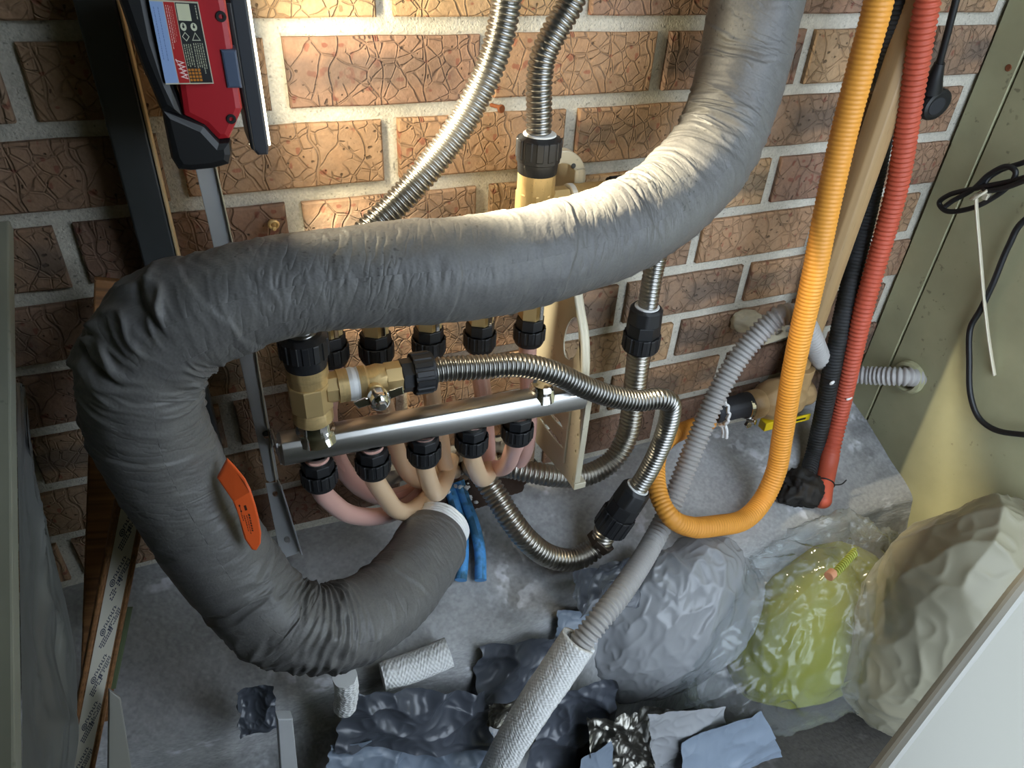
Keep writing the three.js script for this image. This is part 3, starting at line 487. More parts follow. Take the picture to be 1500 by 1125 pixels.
// rear tee with the nut on top, white ring and valve to the right
{
  const t = thing('brass_tee', 'sunlit brass tee with a black nut, standing behind the wrapped pipe', 'fitting');
  const c = V(0.2513, -0.1580, 0.0700), top = V(0.2491, -0.1217, 0.0700);
  obj('tee_body', [aim(lathe([[0.0001, 0], [0.0195, 0], [0.0195, 0.062], [0.0180, 0.064], [0.0001, 0.064]], 40), V(top.x, top.y - 0.062, 0.07), UP), aim(prism(ngon(8, 0.0206, 0.39), 0.03, 0.0015), V(top.x, top.y - 0.05, 0.07), UP)], M.brass, t);
  obj('top_nut', [aim(prism(gear(12, 0.0232, 0.0014), 0.019, 0.0012), V(top.x, top.y + 0.014, 0.07), UP), aim(lathe([[0.0001, 0], [0.0185, 0], [0.0200, 0.002], [0.0208, 0.013], [0.0222, 0.014], [0.0222, 0.035], [0.0165, 0.039], [0.0001, 0.039]], 36), V(top.x, top.y - 0.003, 0.07), UP)], M.nut, t);
  obj('white_ring', aim(ring(0.0100, 0.0165, 0.0022), V(top.x, top.y + 0.0355, 0.07), UP), M.white, t);
  const y = top.y - 0.034, x = top.x;
  obj('branch', aim(prism(ngon(8, 0.0145, 0.39), 0.024, 0.001), V(x + 0.013, y, 0.07), RIGHT), M.brass, t);
  obj('seal_tape', aim(ring(0.008, 0.0165, 0.006), V(x + 0.038, y, 0.07), RIGHT), M.white, t);
  obj('ball_valve', [aim(lathe([[0.0001, 0], [0.0150, 0], [0.0160, 0.003], [0.0150, 0.010], [0.0160, 0.022], [0.0150, 0.030], [0.0155, 0.034], [0.0155, 0.046], [0.0001, 0.046]], 32), V(x + 0.044, y, 0.07), RIGHT)], M.brass, t);
  obj('hose_nut', [aim(prism(gear(14, 0.0195, 0.0013), 0.024, 0.001), V(x + 0.09, y, 0.07), RIGHT)], M.nut, t);
}
{ // plastic clip behind it
  const arc = (r) => Array.from({ length: 21 }, (_, i) => { const a = -0.5 + i / 20 * 3.3; return [1.15 * r * Math.cos(a), r * 1.3 * Math.sin(a)]; });
  const c = [0.2873, -0.1436], o = [...arc(0.026), ...arc(0.0155).reverse()].map(([x, y]) => [c[0] + x, c[1] + y]);
  const t = thing('pipe_clip', 'cream plastic pipe clip on the wall right of the sunlit brass tee', 'clip');
  obj('clip_arc', plateZ(o, 0.052, 0.012, 0.0012), M.cream, t);
  const s = [0.2999, -0.1267]; obj('screw', aim(cyl(0.0028, 0.002, 14), V(s[0], s[1], 0.0515), FRONT), M.tube, t);
  obj('clip_base', plateZ([[c[0] - 0.027, c[1] - 0.012], [c[0] - 0.014, c[1] - 0.012], [c[0] - 0.014, c[1] + 0.03], [c[0] - 0.027, c[1] + 0.02]], 0.046, 0.042, 0.0012), M.cream, t);
}

// ------------------------------------------------------------------ pink plastic water tubes
const PK = 0.0107;
const pink = (label, pts) => tag(obj('plastic_tube', tube(pts, PK, 22), /pale/.test(label) ? M.peach : M.pink), label, 'tube');
const below = (p, d) => V(p.x, p.y - d, p.z);
pink('pink tube under the leftmost front nut, bowing down lowest of the five', [below(loNut[0], 0.010), below(loNut[0], 0.026), V(-0.0018, -0.4449, 0.1320), V(0.0179, -0.4833, 0.1200), V(0.0499, -0.5195, 0.1000), V(0.0863, -0.5454, 0.0750), V(0.1196, -0.5555, 0.0500), V(0.1448, -0.5541, 0.0300), V(0.1756, -0.6375, -0.0500)]);
pink('pale tube under the second front nut from the left, a wide U', [below(loNut[1], 0.010), below(loNut[1], 0.024), V(0.0590, -0.4577, 0.1320), V(0.0733, -0.4957, 0.1200), V(0.0949, -0.5256, 0.1000), V(0.1216, -0.5391, 0.0750), V(0.1477, -0.5442, 0.0450), V(0.1619, -0.5437, 0.0250), V(0.1930, -0.6205, -0.0500)]);
pink('pale tube under the middle front nut, a narrow U ending in the hole', [below(loNut[2], 0.010), below(loNut[2], 0.022), V(0.1119, -0.4550, 0.1300), V(0.1238, -0.4900, 0.1150), V(0.1423, -0.5115, 0.0850), V(0.1613, -0.5244, 0.0500), V(0.1753, -0.5345, 0.0200), V(0.2059, -0.6050, -0.0500)]);
pink('pale pinkish tube under the fourth front nut from the left, hooking back', [below(loNut[3], 0.010), below(loNut[3], 0.022), V(0.1707, -0.4554, 0.1280), V(0.1855, -0.4901, 0.1100), V(0.2042, -0.5107, 0.0850), V(0.2192, -0.5229, 0.0550), V(0.2315, -0.5409, 0.0200), V(0.2682, -0.6122, -0.0500)]);
pink('pink tube under the rightmost front nut, swinging left into the hole', [below(loNut[4], 0.010), below(loNut[4], 0.020), V(0.2153, -0.4366, 0.1300), V(0.2186, -0.4723, 0.1120), V(0.2210, -0.5052, 0.0850), V(0.2194, -0.5279, 0.0550), V(0.2215, -0.5481, 0.0200), V(0.2572, -0.6201, -0.0500)]);
pink('rear pink tube behind the leftmost front tube, from the first upper nut', [below(upNut[0], 0.012), below(upNut[0], 0.04), V(0.0154, -0.3709, 0.0680), V(0.0174, -0.4275, 0.0660), V(0.0271, -0.4692, 0.0640), V(0.0462, -0.5098, 0.0580), V(0.0726, -0.5400, 0.0500), V(0.1080, -0.5579, 0.0350), V(0.1425, -0.5654, 0.0150), V(0.1680, -0.6337, -0.0500)]);
pink('rear pale tube under the second upper nut, running behind the header pipe', [below(upNut[1], 0.012), below(upNut[1], 0.04), V(0.0799, -0.3869, 0.0680), V(0.0880, -0.4366, 0.0660), V(0.0989, -0.4830, 0.0600), V(0.1149, -0.5198, 0.0500), V(0.1394, -0.5480, 0.0350), V(0.1682, -0.5644, 0.0120), V(0.1952, -0.6295, -0.0500)]);
pink('rear pale tube under the third upper nut, behind the header pipe', [below(upNut[2], 0.012), below(upNut[2], 0.04), V(0.1379, -0.4012, 0.0680), V(0.1469, -0.4527, 0.0660), V(0.1540, -0.4977, 0.0550), V(0.1664, -0.5364, 0.0350), V(0.1829, -0.5630, 0.0100), V(0.2105, -0.6258, -0.0500)]);
pink('rear pink tube under the fourth upper nut, just left of the last', [below(upNut[3], 0.012), below(upNut[3], 0.04), V(0.2003, -0.3957, 0.0680), V(0.2066, -0.4522, 0.0660), V(0.2145, -0.5023, 0.0550), V(0.2237, -0.5454, 0.0300), V(0.2280, -0.5704, 0.0050), V(0.2575, -0.6287, -0.0500)]);
pink('rear pink tube under the rightmost upper nut, beside the cream bracket', [below(upNut[4], 0.012), below(upNut[4], 0.04), V(0.2622, -0.4103, 0.0680), V(0.2654, -0.4663, 0.0680), V(0.2663, -0.5130, 0.0600), V(0.2631, -0.5511, 0.0400), V(0.2580, -0.5777, 0.0100), V(0.2926, -0.6421, -0.0500)]);

// ------------------------------------------------------------------ hole in the wall foot, soil and plaster crumbs
{
  const g = new THREE.PlaneGeometry(0.19, 0.07, 60, 24); g.rotateX(-Math.PI / 2); { const p = g.attributes.position; for (let i = 0; i < p.count; i++) { const x = p.getX(i), z = p.getZ(i), e = Math.max(Math.abs(x) / 0.095, Math.abs(z) / 0.035); p.setY(i, 0.016 - 0.034 * Math.pow(Math.hypot(x / 0.095, z / 0.035), 2) + 0.004 * n3(x * 40, z * 40, 9) + 0 * e + 0.006 * n3(x * 60, z * 60, 2) + 0.003 * n3(x * 200, z * 200, 5) - 0.42 * z); } g.computeVertexNormals(); const u = g.attributes.uv; for (let i = 0; i < u.count; i++) u.setXY(i, p.getX(i), p.getZ(i)); }
  const c = V(0.2140, -0.6106, 0.0000); g.translate(c.x, c.y - 0.002, c.z);
  tag(obj('soil', g, M.soil), 'brown crumbly soil heaped at the opening under the tubes', 'soil').userData.kind = 'stuff';
  const bits = []; for (let i = 0; i < 70; i++) { const b = new THREE.IcosahedronGeometry(rr(0.0016, 0.0046), 1), p = b.attributes.position; const k = rnd() * 50; for (let j = 0; j < p.count; j++) { const f = 1 + 0.6 * n3(p.getX(j) * 200 + k, p.getY(j) * 200, p.getZ(j) * 200); p.setXYZ(j, p.getX(j) * f, p.getY(j) * f * 0.7, p.getZ(j) * f); } b.computeVertexNormals();
    const q = [V(0.1946, -0.5751, 0.0000), V(0.1907, -0.6032, 0.0000), V(0.2055, -0.6185, 0.0064), V(0.1974, -0.6247, 0.0175)][i % 4]; b.translate(q.x + rr(-0.016, 0.016), q.y + 0.004 + rr(-0.001, 0.005), q.z + rr(-0.014, 0.014)); bits.push(b); }
  tag(obj('plaster_crumbs', bits, M.white), 'white plaster crumbs scattered on the soil by the tubes', 'crumbs').userData.kind = 'stuff';
  const pb = []; for (const [c, w, h, k] of [[[0.1277, -0.5514], 0.074, 0.026, 1], [[0.1828, -0.5401], 0.040, 0.024, 2], [[0.2501, -0.5390], 0.034, 0.022, 3]]) { const b = new THREE.BoxGeometry(w, h, 0.014, 30, 12, 3); const p = b.attributes.position; for (let i = 0; i < p.count; i++) p.setXYZ(i, p.getX(i) + 0.004 * n3(p.getY(i) * 90, p.getX(i) * 70, k), p.getY(i) + 0.006 * n3(p.getX(i) * 60, k, p.getY(i) * 40), p.getZ(i) + 0.003 * n3(p.getX(i) * 90, p.getY(i) * 90, k)); b.computeVertexNormals(); b.translate(c[0], c[1], 0.001); pb.push(b); }
  for (const [i, b] of pb.entries()) tag(obj('mortar_patch', b, M.foam), ['widest rough white mortar patch, behind the tubes left of the opening', 'rough white mortar patch behind the middle front tube', 'small white mortar patch behind the rightmost front tube'][i], 'patch');
}
// blue pipes
tag(obj('blue_pipe', tube([V(0.1671, -0.5668, 0.0000), V(0.1793, -0.5995, 0.0000), V(0.1806, -0.6173, 0.0295), V(0.1780, -0.6307, 0.0637), V(0.1681, -0.6427, 0.0948), V(0.1555, -0.6552, 0.1226)], 0.0082, 20), M.blue), 'left of the two cut blue pipe ends lying on the concrete', 'pipe');
tag(obj('blue_pipe', tube([V(0.1948, -0.5950, 0.0000), V(0.1977, -0.6165, 0.0221), V(0.1984, -0.6302, 0.0579), V(0.1941, -0.6456, 0.0924), V(0.1824, -0.6614, 0.1272)], 0.0082, 20), M.blue), 'right of the two cut blue pipe ends, its tip dirty', 'pipe');
tag(obj('blue_pipe', tube([V(0.1437, -0.5921, 0.0001), V(0.1496, -0.6073, 0.0190), V(0.1507, -0.6195, 0.0404), V(0.1484, -0.6315, 0.0655)], 0.0082, 18), M.blue), 'blue pipe mostly hidden behind the foam end of the wrapped pipe', 'pipe');
tag(obj('red_pipe', tube([V(0.1195, -0.6046, 0.0068), V(0.1245, -0.6132, 0.0291), V(0.1282, -0.6207, 0.0488)], 0.0075, 18), S({ color: '#a5262c', roughness: 0.5, map: dirty })), 'short red pipe stub beside the foam end of the wrapped pipe', 'pipe');

// ------------------------------------------------------------------ pipes in the right corner
{
  const t = thing('orange_pipe', 'bright orange ribbed pipe coming down in front and hooking left at the bottom', 'pipe');
  const pts = [V(0.6060, 0.1342, 0.0850), V(0.6262, 0.0347, 0.0850), V(0.6292, -0.0255, 0.0860), V(0.6338, -0.0993, 0.0870), V(0.6349, -0.1872, 0.0960), V(0.6375, -0.2841, 0.1080), V(0.6435, -0.3656, 0.1120), V(0.6525, -0.4504, 0.1160), V(0.6647, -0.5436, 0.1220), V(0.6651, -0.6040, 0.1320), V(0.6430, -0.6458, 0.1450), V(0.5976, -0.6542, 0.1630), V(0.5292, -0.6315, 0.1760), V(0.4787, -0.6140, 0.1780), V(0.4440, -0.5886, 0.1720), V(0.4391, -0.5729, 0.1450), V(0.4498, -0.5599, 0.1150), V(0.4663, -0.5469, 0.0900), V(0.4983, -0.5477, 0.0660), V(0.5405, -0.5530, 0.0500), V(0.5993, -0.5614, 0.0360)];
  const c = curve(pts), L = c.getLength();
  obj('ribbed_wall', sweep(c, (s, a) => 0.0146 + 0.0009 * (Math.pow(0.5 + 0.5 * Math.cos(2 * Math.PI * s / 0.0052), 0.6)) + (s > L * 0.74 ? 0.0004 * n3(s * 60, Math.cos(a), Math.sin(a)) - 0.0022 * sstep(0.74, 0.82, s / L) : 0), Math.round(L / 0.0052 * 7), 26), M.orange, t);
}
{
  const t = thing('ivory_pipe', 'ivory plastic drain pipe rising straight in the corner behind the orange pipe', 'pipe');
  const pts = [V(0.7265, 0.0690, 0.0360), V(0.7308, 0.0280, 0.0360), V(0.7358, -0.0863, 0.0360), V(0.7470, -0.2332, 0.0360), V(0.7538, -0.4124, 0.0360), V(0.7643, -0.5649, 0.0360)];
  const a = pts[0], b = V(0.7255, -0.535, 0.036), d = V(0, -1, 0);
  const x = V(0.7470, -0.2332, 0.0360).x, y1 = V(0.7643, -0.5649, 0.0360).y, top = 0.2;
  obj('pipe_run', aim(cyl(0.0195, top - y1, 40), V(x, y1, 0.036), UP), M.ivory, t);
  obj('socket_ring', aim(ring(0.0195, 0.0245, 0.005), V(x, V(0.7606, -0.4407, 0.0360).y, 0.036), UP), M.ivory, t);
  const vy = V(0.7000, -0.5421, 0.0500).y + 0.004;
  obj('valve_body', [aim(lathe([[0.0001, 0], [0.0215, 0], [0.0235, 0.004], [0.0235, 0.02], [0.0215, 0.024], [0.03, 0.035], [0.0335, 0.05], [0.0335, 0.072], [0.0300, 0.088], [0.0220, 0.1], [0.0220, 0.118], [0.0001, 0.118]], 40), V(x - 0.088, vy, 0.046), RIGHT), aim(cyl(0.0235, 0.055, 36), V(x, vy + 0.0, 0.042), UP)], M.ivory, t);
  const lb = box(x - 0.052, x + 0.034, vy - 0.055, vy - 0.039, 0.0435, 0.0465, 0.001); 
  obj('yellow_lever', [box(x - 0.058, x + 0.036, vy - 0.046, vy - 0.034, 0.062, 0.065, 0.001), box(x - 0.058, x - 0.03, vy - 0.046, vy - 0.03, 0.05, 0.0655, 0.001)], M.yellow, t);
  obj('lever_print', box(x + 0.002, x + 0.026, vy - 0.042, vy - 0.038, 0.0649, 0.0652, 0.0001), M.black, t);
  obj('rubber_sleeve', aim(lathe([[0.0001, 0], [0.0165, 0], [0.0185, 0.004], [0.0185, 0.045], [0.0200, 0.05], [0.0200, 0.068], [0.0001, 0.068]], 36), V(x - 0.150, vy - 0.0, 0.042), V(1, 0.03, 0.05)), M.rubber, t);
  obj('hose_clamp', [aim(ring(0.0202, 0.0212, 0.009), V(x - 0.096, vy, 0.045), RIGHT), aim(cyl(0.0055, 0.014, 16), V(x - 0.092, vy - 0.020, 0.056), V(0.6, 0.2, 1)), aim(prism(ngon(6, 0.0062), 0.006), V(x - 0.094, vy - 0.024, 0.060), V(0, 0.1, 1))], M.chrome, t);
  // cloth tied round the sleeve
  const cl = []; for (let i = 0; i <= 26; i++) { const a = -2.2 + i / 26 * 4.6; cl.push(V(x - 0.140 + 0.0015 * Math.sin(i * 2.1), vy + 0.0205 * Math.sin(a + 0.3), 0.042 + 0.0205 * Math.cos(a + 0.3))); }
  tag(obj('cloth_strip', [sweep(cl, (s, a) => 0.0012 + 0.0042 * Math.pow(Math.abs(Math.cos(a)), 2) + 0.0007 * n3(s * 200, Math.cos(a), 1), 80, 14), sweep([V(x - 0.139, vy - 0.016, 0.056), V(x - 0.136, vy - 0.027, 0.061), V(x - 0.134, vy - 0.040, 0.062)], (s, a) => 0.001 + 0.0045 * Math.abs(Math.cos(a)) + 0.0008 * n3(s * 250, a, 2), 24, 12)], M.white), 'white cloth strip knotted round the black rubber sleeve', 'cloth');
}
tag(obj('black_conduit', corrugated([V(0.7126, 0.1372, 0.0160), V(0.7298, 0.0253, 0.0160), V(0.7524, -0.0509, 0.0160), V(0.7781, -0.1193, 0.0160), V(0.7891, -0.1829, 0.0200), V(0.7970, -0.2610, 0.0260), V(0.7940, -0.3151, 0.0360), V(0.7875, -0.3749, 0.0500), V(0.7844, -0.4673, 0.0680), V(0.7925, -0.5751, 0.0800), V(0.7844, -0.6374, 0.0963), V(0.7525, -0.6557, 0.1236)], 0.0142, 0.0052, 0.0014), M.blackFlex), 'black corrugated conduit between the ivory pipe and the red conduit', 'conduit');
{
  const t = thing('red_conduit', 'red-orange corrugated conduit hanging beside the green sheet wall', 'conduit');
  const pts = [V(0.7112, 0.1384, 0.0620), V(0.7258, 0.0316, 0.0620), V(0.7412, -0.0258, 0.0620), V(0.7603, -0.0932, 0.0620), V(0.7846, -0.1791, 0.0630), V(0.7946, -0.2452, 0.0640), V(0.7985, -0.2985, 0.0660), V(0.7979, -0.3696, 0.0740), V(0.8066, -0.4694, 0.0820), V(0.8204, -0.5763, 0.0880), V(0.7952, -0.6396, 0.1190), V(0.7667, -0.6587, 0.1473), V(0.7465, -0.6739, 0.1712)];
  const c = curve(pts), L = c.getLength(), p = 0.0066;
  obj('conduit_wall', sweep(c, (s) => { const w = 0.5 + 0.5 * Math.cos(2 * Math.PI * s / p), e = sstep(0.875, 0.9, s / L); let r = 0.0146 - 0.0021 * (1 - w) * (1 - e) + 0.0006 * e; const q = L - s; if (q < 0.014) r *= Math.sqrt(Math.max(0.02, 1 - Math.pow(1 - q / 0.014, 2))); return r; }, Math.round(L / p * 8), 26), M.redOrange, t);
  const ti = c.getPoint(0.9), td = c.getTangent(0.9);
  tag(obj('tie_wire', [aim(new THREE.TorusGeometry(0.0155, 0.0013, 8, 30).rotateX(Math.PI / 2), ti, td), tube([ti.clone().add(V(0.012, 0.002, 0.01)), ti.clone().add(V(0.026, 0.001, 0.012)), ti.clone().add(V(0.036, 0.005, 0.01))], 0.0011, 8, 10)], M.black), 'thin black wire tied round the lower end of the red conduit', 'wire');
  for (const [f, l] of [[0.712, 'white scrap of tape stuck on the red conduit']]) { const q = c.getPoint(f); const pa = new THREE.SphereGeometry(1, 16, 10).scale(0.006, 0.0026, 0.0022); pa.rotateZ(0.2).translate(q.x - 0.003, q.y + 0.004, q.z + 0.0135); tag(obj('tape_scrap', pa, M.white), l, 'tape'); }
  const q = V(0.7728, -0.4915, 0.0880); tag(obj('tape_scrap', new THREE.SphereGeometry(1, 14, 10).scale(0.0048, 0.0034, 0.002).rotateZ(0.5).translate(q.x, q.y, q.z), M.white), 'white scrap of tape on the black conduit', 'tape');
}
{ // dark lump where the black conduit ends
  const t = [], q = V(0.7266, -0.6541, 0.1331);
  const g = blob(V(q.x, q.y - 0.012, q.z), V(0.036, 0.030, 0.028), { f: 30, a: 0.5, k: 5, d: 14 });
  tag(obj('sealing_lump', g, S({ color: '#1d1b1a', roughness: 0.75 })), 'black crumpled sealing lump round the foot of the black conduit', 'sealant');
}
{
  const t = thing('grey_conduit', 'grey ribbed flexible conduit from the side wall hole down to the foam sleeve', 'conduit');
  const pts = [V(0.9580, -0.5108, 0.1050), V(0.9250, -0.5080, 0.0962), V(0.8973, -0.5284, 0.0520), V(0.8758, -0.5340, 0.0300), V(0.8327, -0.5138, 0.0320), V(0.7755, -0.4705, 0.0520), V(0.7199, -0.4151, 0.0720), V(0.6899, -0.3799, 0.0750), V(0.6653, -0.3599, 0.0750), V(0.6450, -0.3570, 0.0720), V(0.6289, -0.3707, 0.0680), V(0.6033, -0.4019, 0.0660), V(0.5771, -0.4417, 0.0700), V(0.5540, -0.4803, 0.0800), V(0.5271, -0.5340, 0.0950), V(0.4945, -0.5885, 0.1180), V(0.4619, -0.6242, 0.1420), V(0.4222, -0.6403, 0.1700), V(0.3750, -0.6367, 0.2050), V(0.3356, -0.6330, 0.2320), V(0.2972, -0.6392, 0.2520), V(0.2674, -0.6606, 0.2620), V(0.2510, -0.6781, 0.2660)];
  const c = curve(pts), L = c.getLength(), p = 0.0070;
  obj('ribbed_wall', sweep(c, (s) => { const w = 0.5 + 0.5 * Math.cos(2 * Math.PI * s / p); return 0.0158 - 0.0032 * Math.pow(1 - w, 1.4); }, Math.round(L / p * 8), 26), M.conduit, t);
}
{ // bushing in the sheet wall
  const q = V(0.9490, -0.5168, 0.0909), t = thing('cable_bushing', 'grey plastic bushing round the conduit hole in the green sheet wall', 'bushing');
  obj('outer_ring', aim(lathe([[0.0185, 0], [0.027, 0], [0.0285, 0.003], [0.0265, 0.011], [0.0215, 0.013], [0.0185, 0.010], [0.0185, 0]], 40), V(XR - 0.001, q.y, q.z), LEFT), M.panel, t);
}
{ // beige anchor plug and saddle on the wall
  const p = [0.6431, -0.4026]; const g = new THREE.SphereGeometry(1, 26, 18); { const a = g.attributes.position; for (let i = 0; i < a.count; i++) { const f = 1 + 0.18 * n3(a.getX(i) * 2.3, a.getY(i) * 2.3, a.getZ(i) * 2.3 + 4); a.setXYZ(i, a.getX(i) * f * 0.026, a.getY(i) * f * 0.017, a.getZ(i) * f * 0.016); } g.computeVertexNormals(); }
  g.translate(p[0], p[1], 0.008); tag(obj('filler_plug', g, M.cream), 'lumpy beige filler plug on a dark brick beside the conduit bend', 'plug');
  const s = [0.7062, -0.4241]; const t = thing('saddle_clip', 'beige metal saddle clip holding the ivory pipe to the wall', 'clip');
  const hole = oval(s[0] - 0.012, s[1] + 0.004, 0.007, 0.0045, 14);
  obj('saddle_plate', plateZ([[s[0] - 0.036, s[1] - 0.014], [s[0] + 0.035, s[1] - 0.004], [s[0] + 0.035, s[1] + 0.02], [s[0] - 0.012, s[1] + 0.016], [s[0] - 0.030, s[1] + 0.004]], 0.03, 0.0035, 0.001, [hole]), M.cream, t);
  obj('screw', aim(cyl(0.0045, 0.01, 14), V(s[0] + 0.003, s[1] + 0.007, 0.028), V(0.3, 0.1, 1)), M.zinc, t);
}
{ // plug with its cord
  const t = thing('power_plug', 'black angled power plug with its cord by the top right corner', 'plug');
  obj('cord', tube([V(0.7719, 0.1409, 0.0500), V(0.7857, 0.0300, 0.0500), V(0.7945, -0.0069, 0.0480), V(0.8039, -0.0424, 0.0450), V(0.8105, -0.0567, 0.0430)], 0.0044, 14), M.black, t);
  obj('strain_relief', sweep([V(0.8038, -0.0400, 0.0450), V(0.8082, -0.0568, 0.0420), V(0.8151, -0.0744, 0.0380)], (s, a, L) => lerp(0.006, 0.0135, s / L), 24, 20), M.black, t);
  const q = [0.8302, -0.0922];
  obj('plug_head', plateZ([...oval(q[0], q[1], 0.0235, 0.0195, 28, 0.35)], 0.046, 0.034, 0.005), M.black, t);
  obj('finger_recess', plateZ(oval(q[0] - 0.003, q[1] - 0.001, 0.0135, 0.011, 22, 0.35), 0.0468, 0.003, 0.0008), M.rubber, t);
}
// ------------------------------------------------------------------ cable and tie on the side wall
{
  const X = 0.925;
  const t = thing('black_cable', 'black cable coiled at the side wall and hanging down to the right edge', 'cable');
  obj('cable_run', tube([V(0.9300, -0.0244, 0.2640), V(0.9250, -0.1482, 0.1246), V(0.9250, -0.1675, 0.0993), V(0.9200, -0.1831, 0.0911), V(0.9140, -0.1935, 0.0979), V(0.9100, -0.1821, 0.1233), V(0.9050, -0.1587, 0.1523)], 0.0036, 12, 120), M.black, t);
  obj('cable_run', tube([V(0.9150, -0.1551, 0.1498), V(0.9150, -0.1727, 0.1248), V(0.9150, -0.1965, 0.0846), V(0.9150, -0.2188, 0.0504), V(0.9150, -0.2336, 0.0410), V(0.9150, -0.2402, 0.0561), V(0.9150, -0.2249, 0.0876), V(0.9150, -0.2037, 0.1096), V(0.9150, -0.1759, 0.1264), V(0.9150, -0.1595, 0.1261), V(0.9150, -0.1570, 0.1119), V(0.9150, -0.1730, 0.0943), V(0.9150, -0.1998, 0.0807), V(0.9110, -0.2233, 0.0618), V(0.9080, -0.2332, 0.0563)], 0.0036, 12, 260), M.black, t);
  obj('cable_run', tube([V(0.9300, -0.1107, 0.2699), V(0.9300, -0.2147, 0.1569), V(0.9320, -0.2546, 0.1513), V(0.9340, -0.3110, 0.1537), V(0.9350, -0.3552, 0.1538), V(0.9350, -0.3848, 0.1523), V(0.9350, -0.4319, 0.1732), V(0.9350, -0.4776, 0.1981), V(0.9350, -0.5003, 0.2235), V(0.9350, -0.5023, 0.2498), V(0.9350, -0.4828, 0.2880), V(0.9350, -0.3525, 0.4714)], 0.0042, 12, 220), M.black, t);
  const ct = thing('cable_tie', 'long pale cable tie round the black coil, its tail hanging straight down', 'cable tie');
  const flat = (pts, w, th) => sweep(pts, (s, a) => { const c = Math.cos(a), n = Math.sin(a); return 1 / Math.pow(Math.pow(Math.abs(c) / w, 4) + Math.pow(Math.abs(n) / th, 4), 0.25); }, 60, 16);
  obj('tail', flat([V(0.9050, -0.2006, 0.0947), V(0.9060, -0.2211, 0.1051), V(0.9150, -0.2727, 0.1289), V(0.9300, -0.3368, 0.1554), V(0.9380, -0.3903, 0.1836), V(0.9440, -0.4344, 0.2099)], 0.0014, 0.0032), M.cream, ct);
  const c0 = V(0.9130, -0.2004, 0.0946); obj('loop', new THREE.TorusGeometry(0.0125, 0.0019, 10, 36).scale(1, 1, 1.1).rotateX(0.7).rotateY(0.5).translate(c0.x, c0.y, c0.z), M.cream, ct);
  obj('lock_head', box(c0.x - 0.005, c0.x + 0.004, c0.y - 0.004, c0.y + 0.005, c0.z + 0.007, c0.z + 0.014, 0.001), M.cream, ct);
}

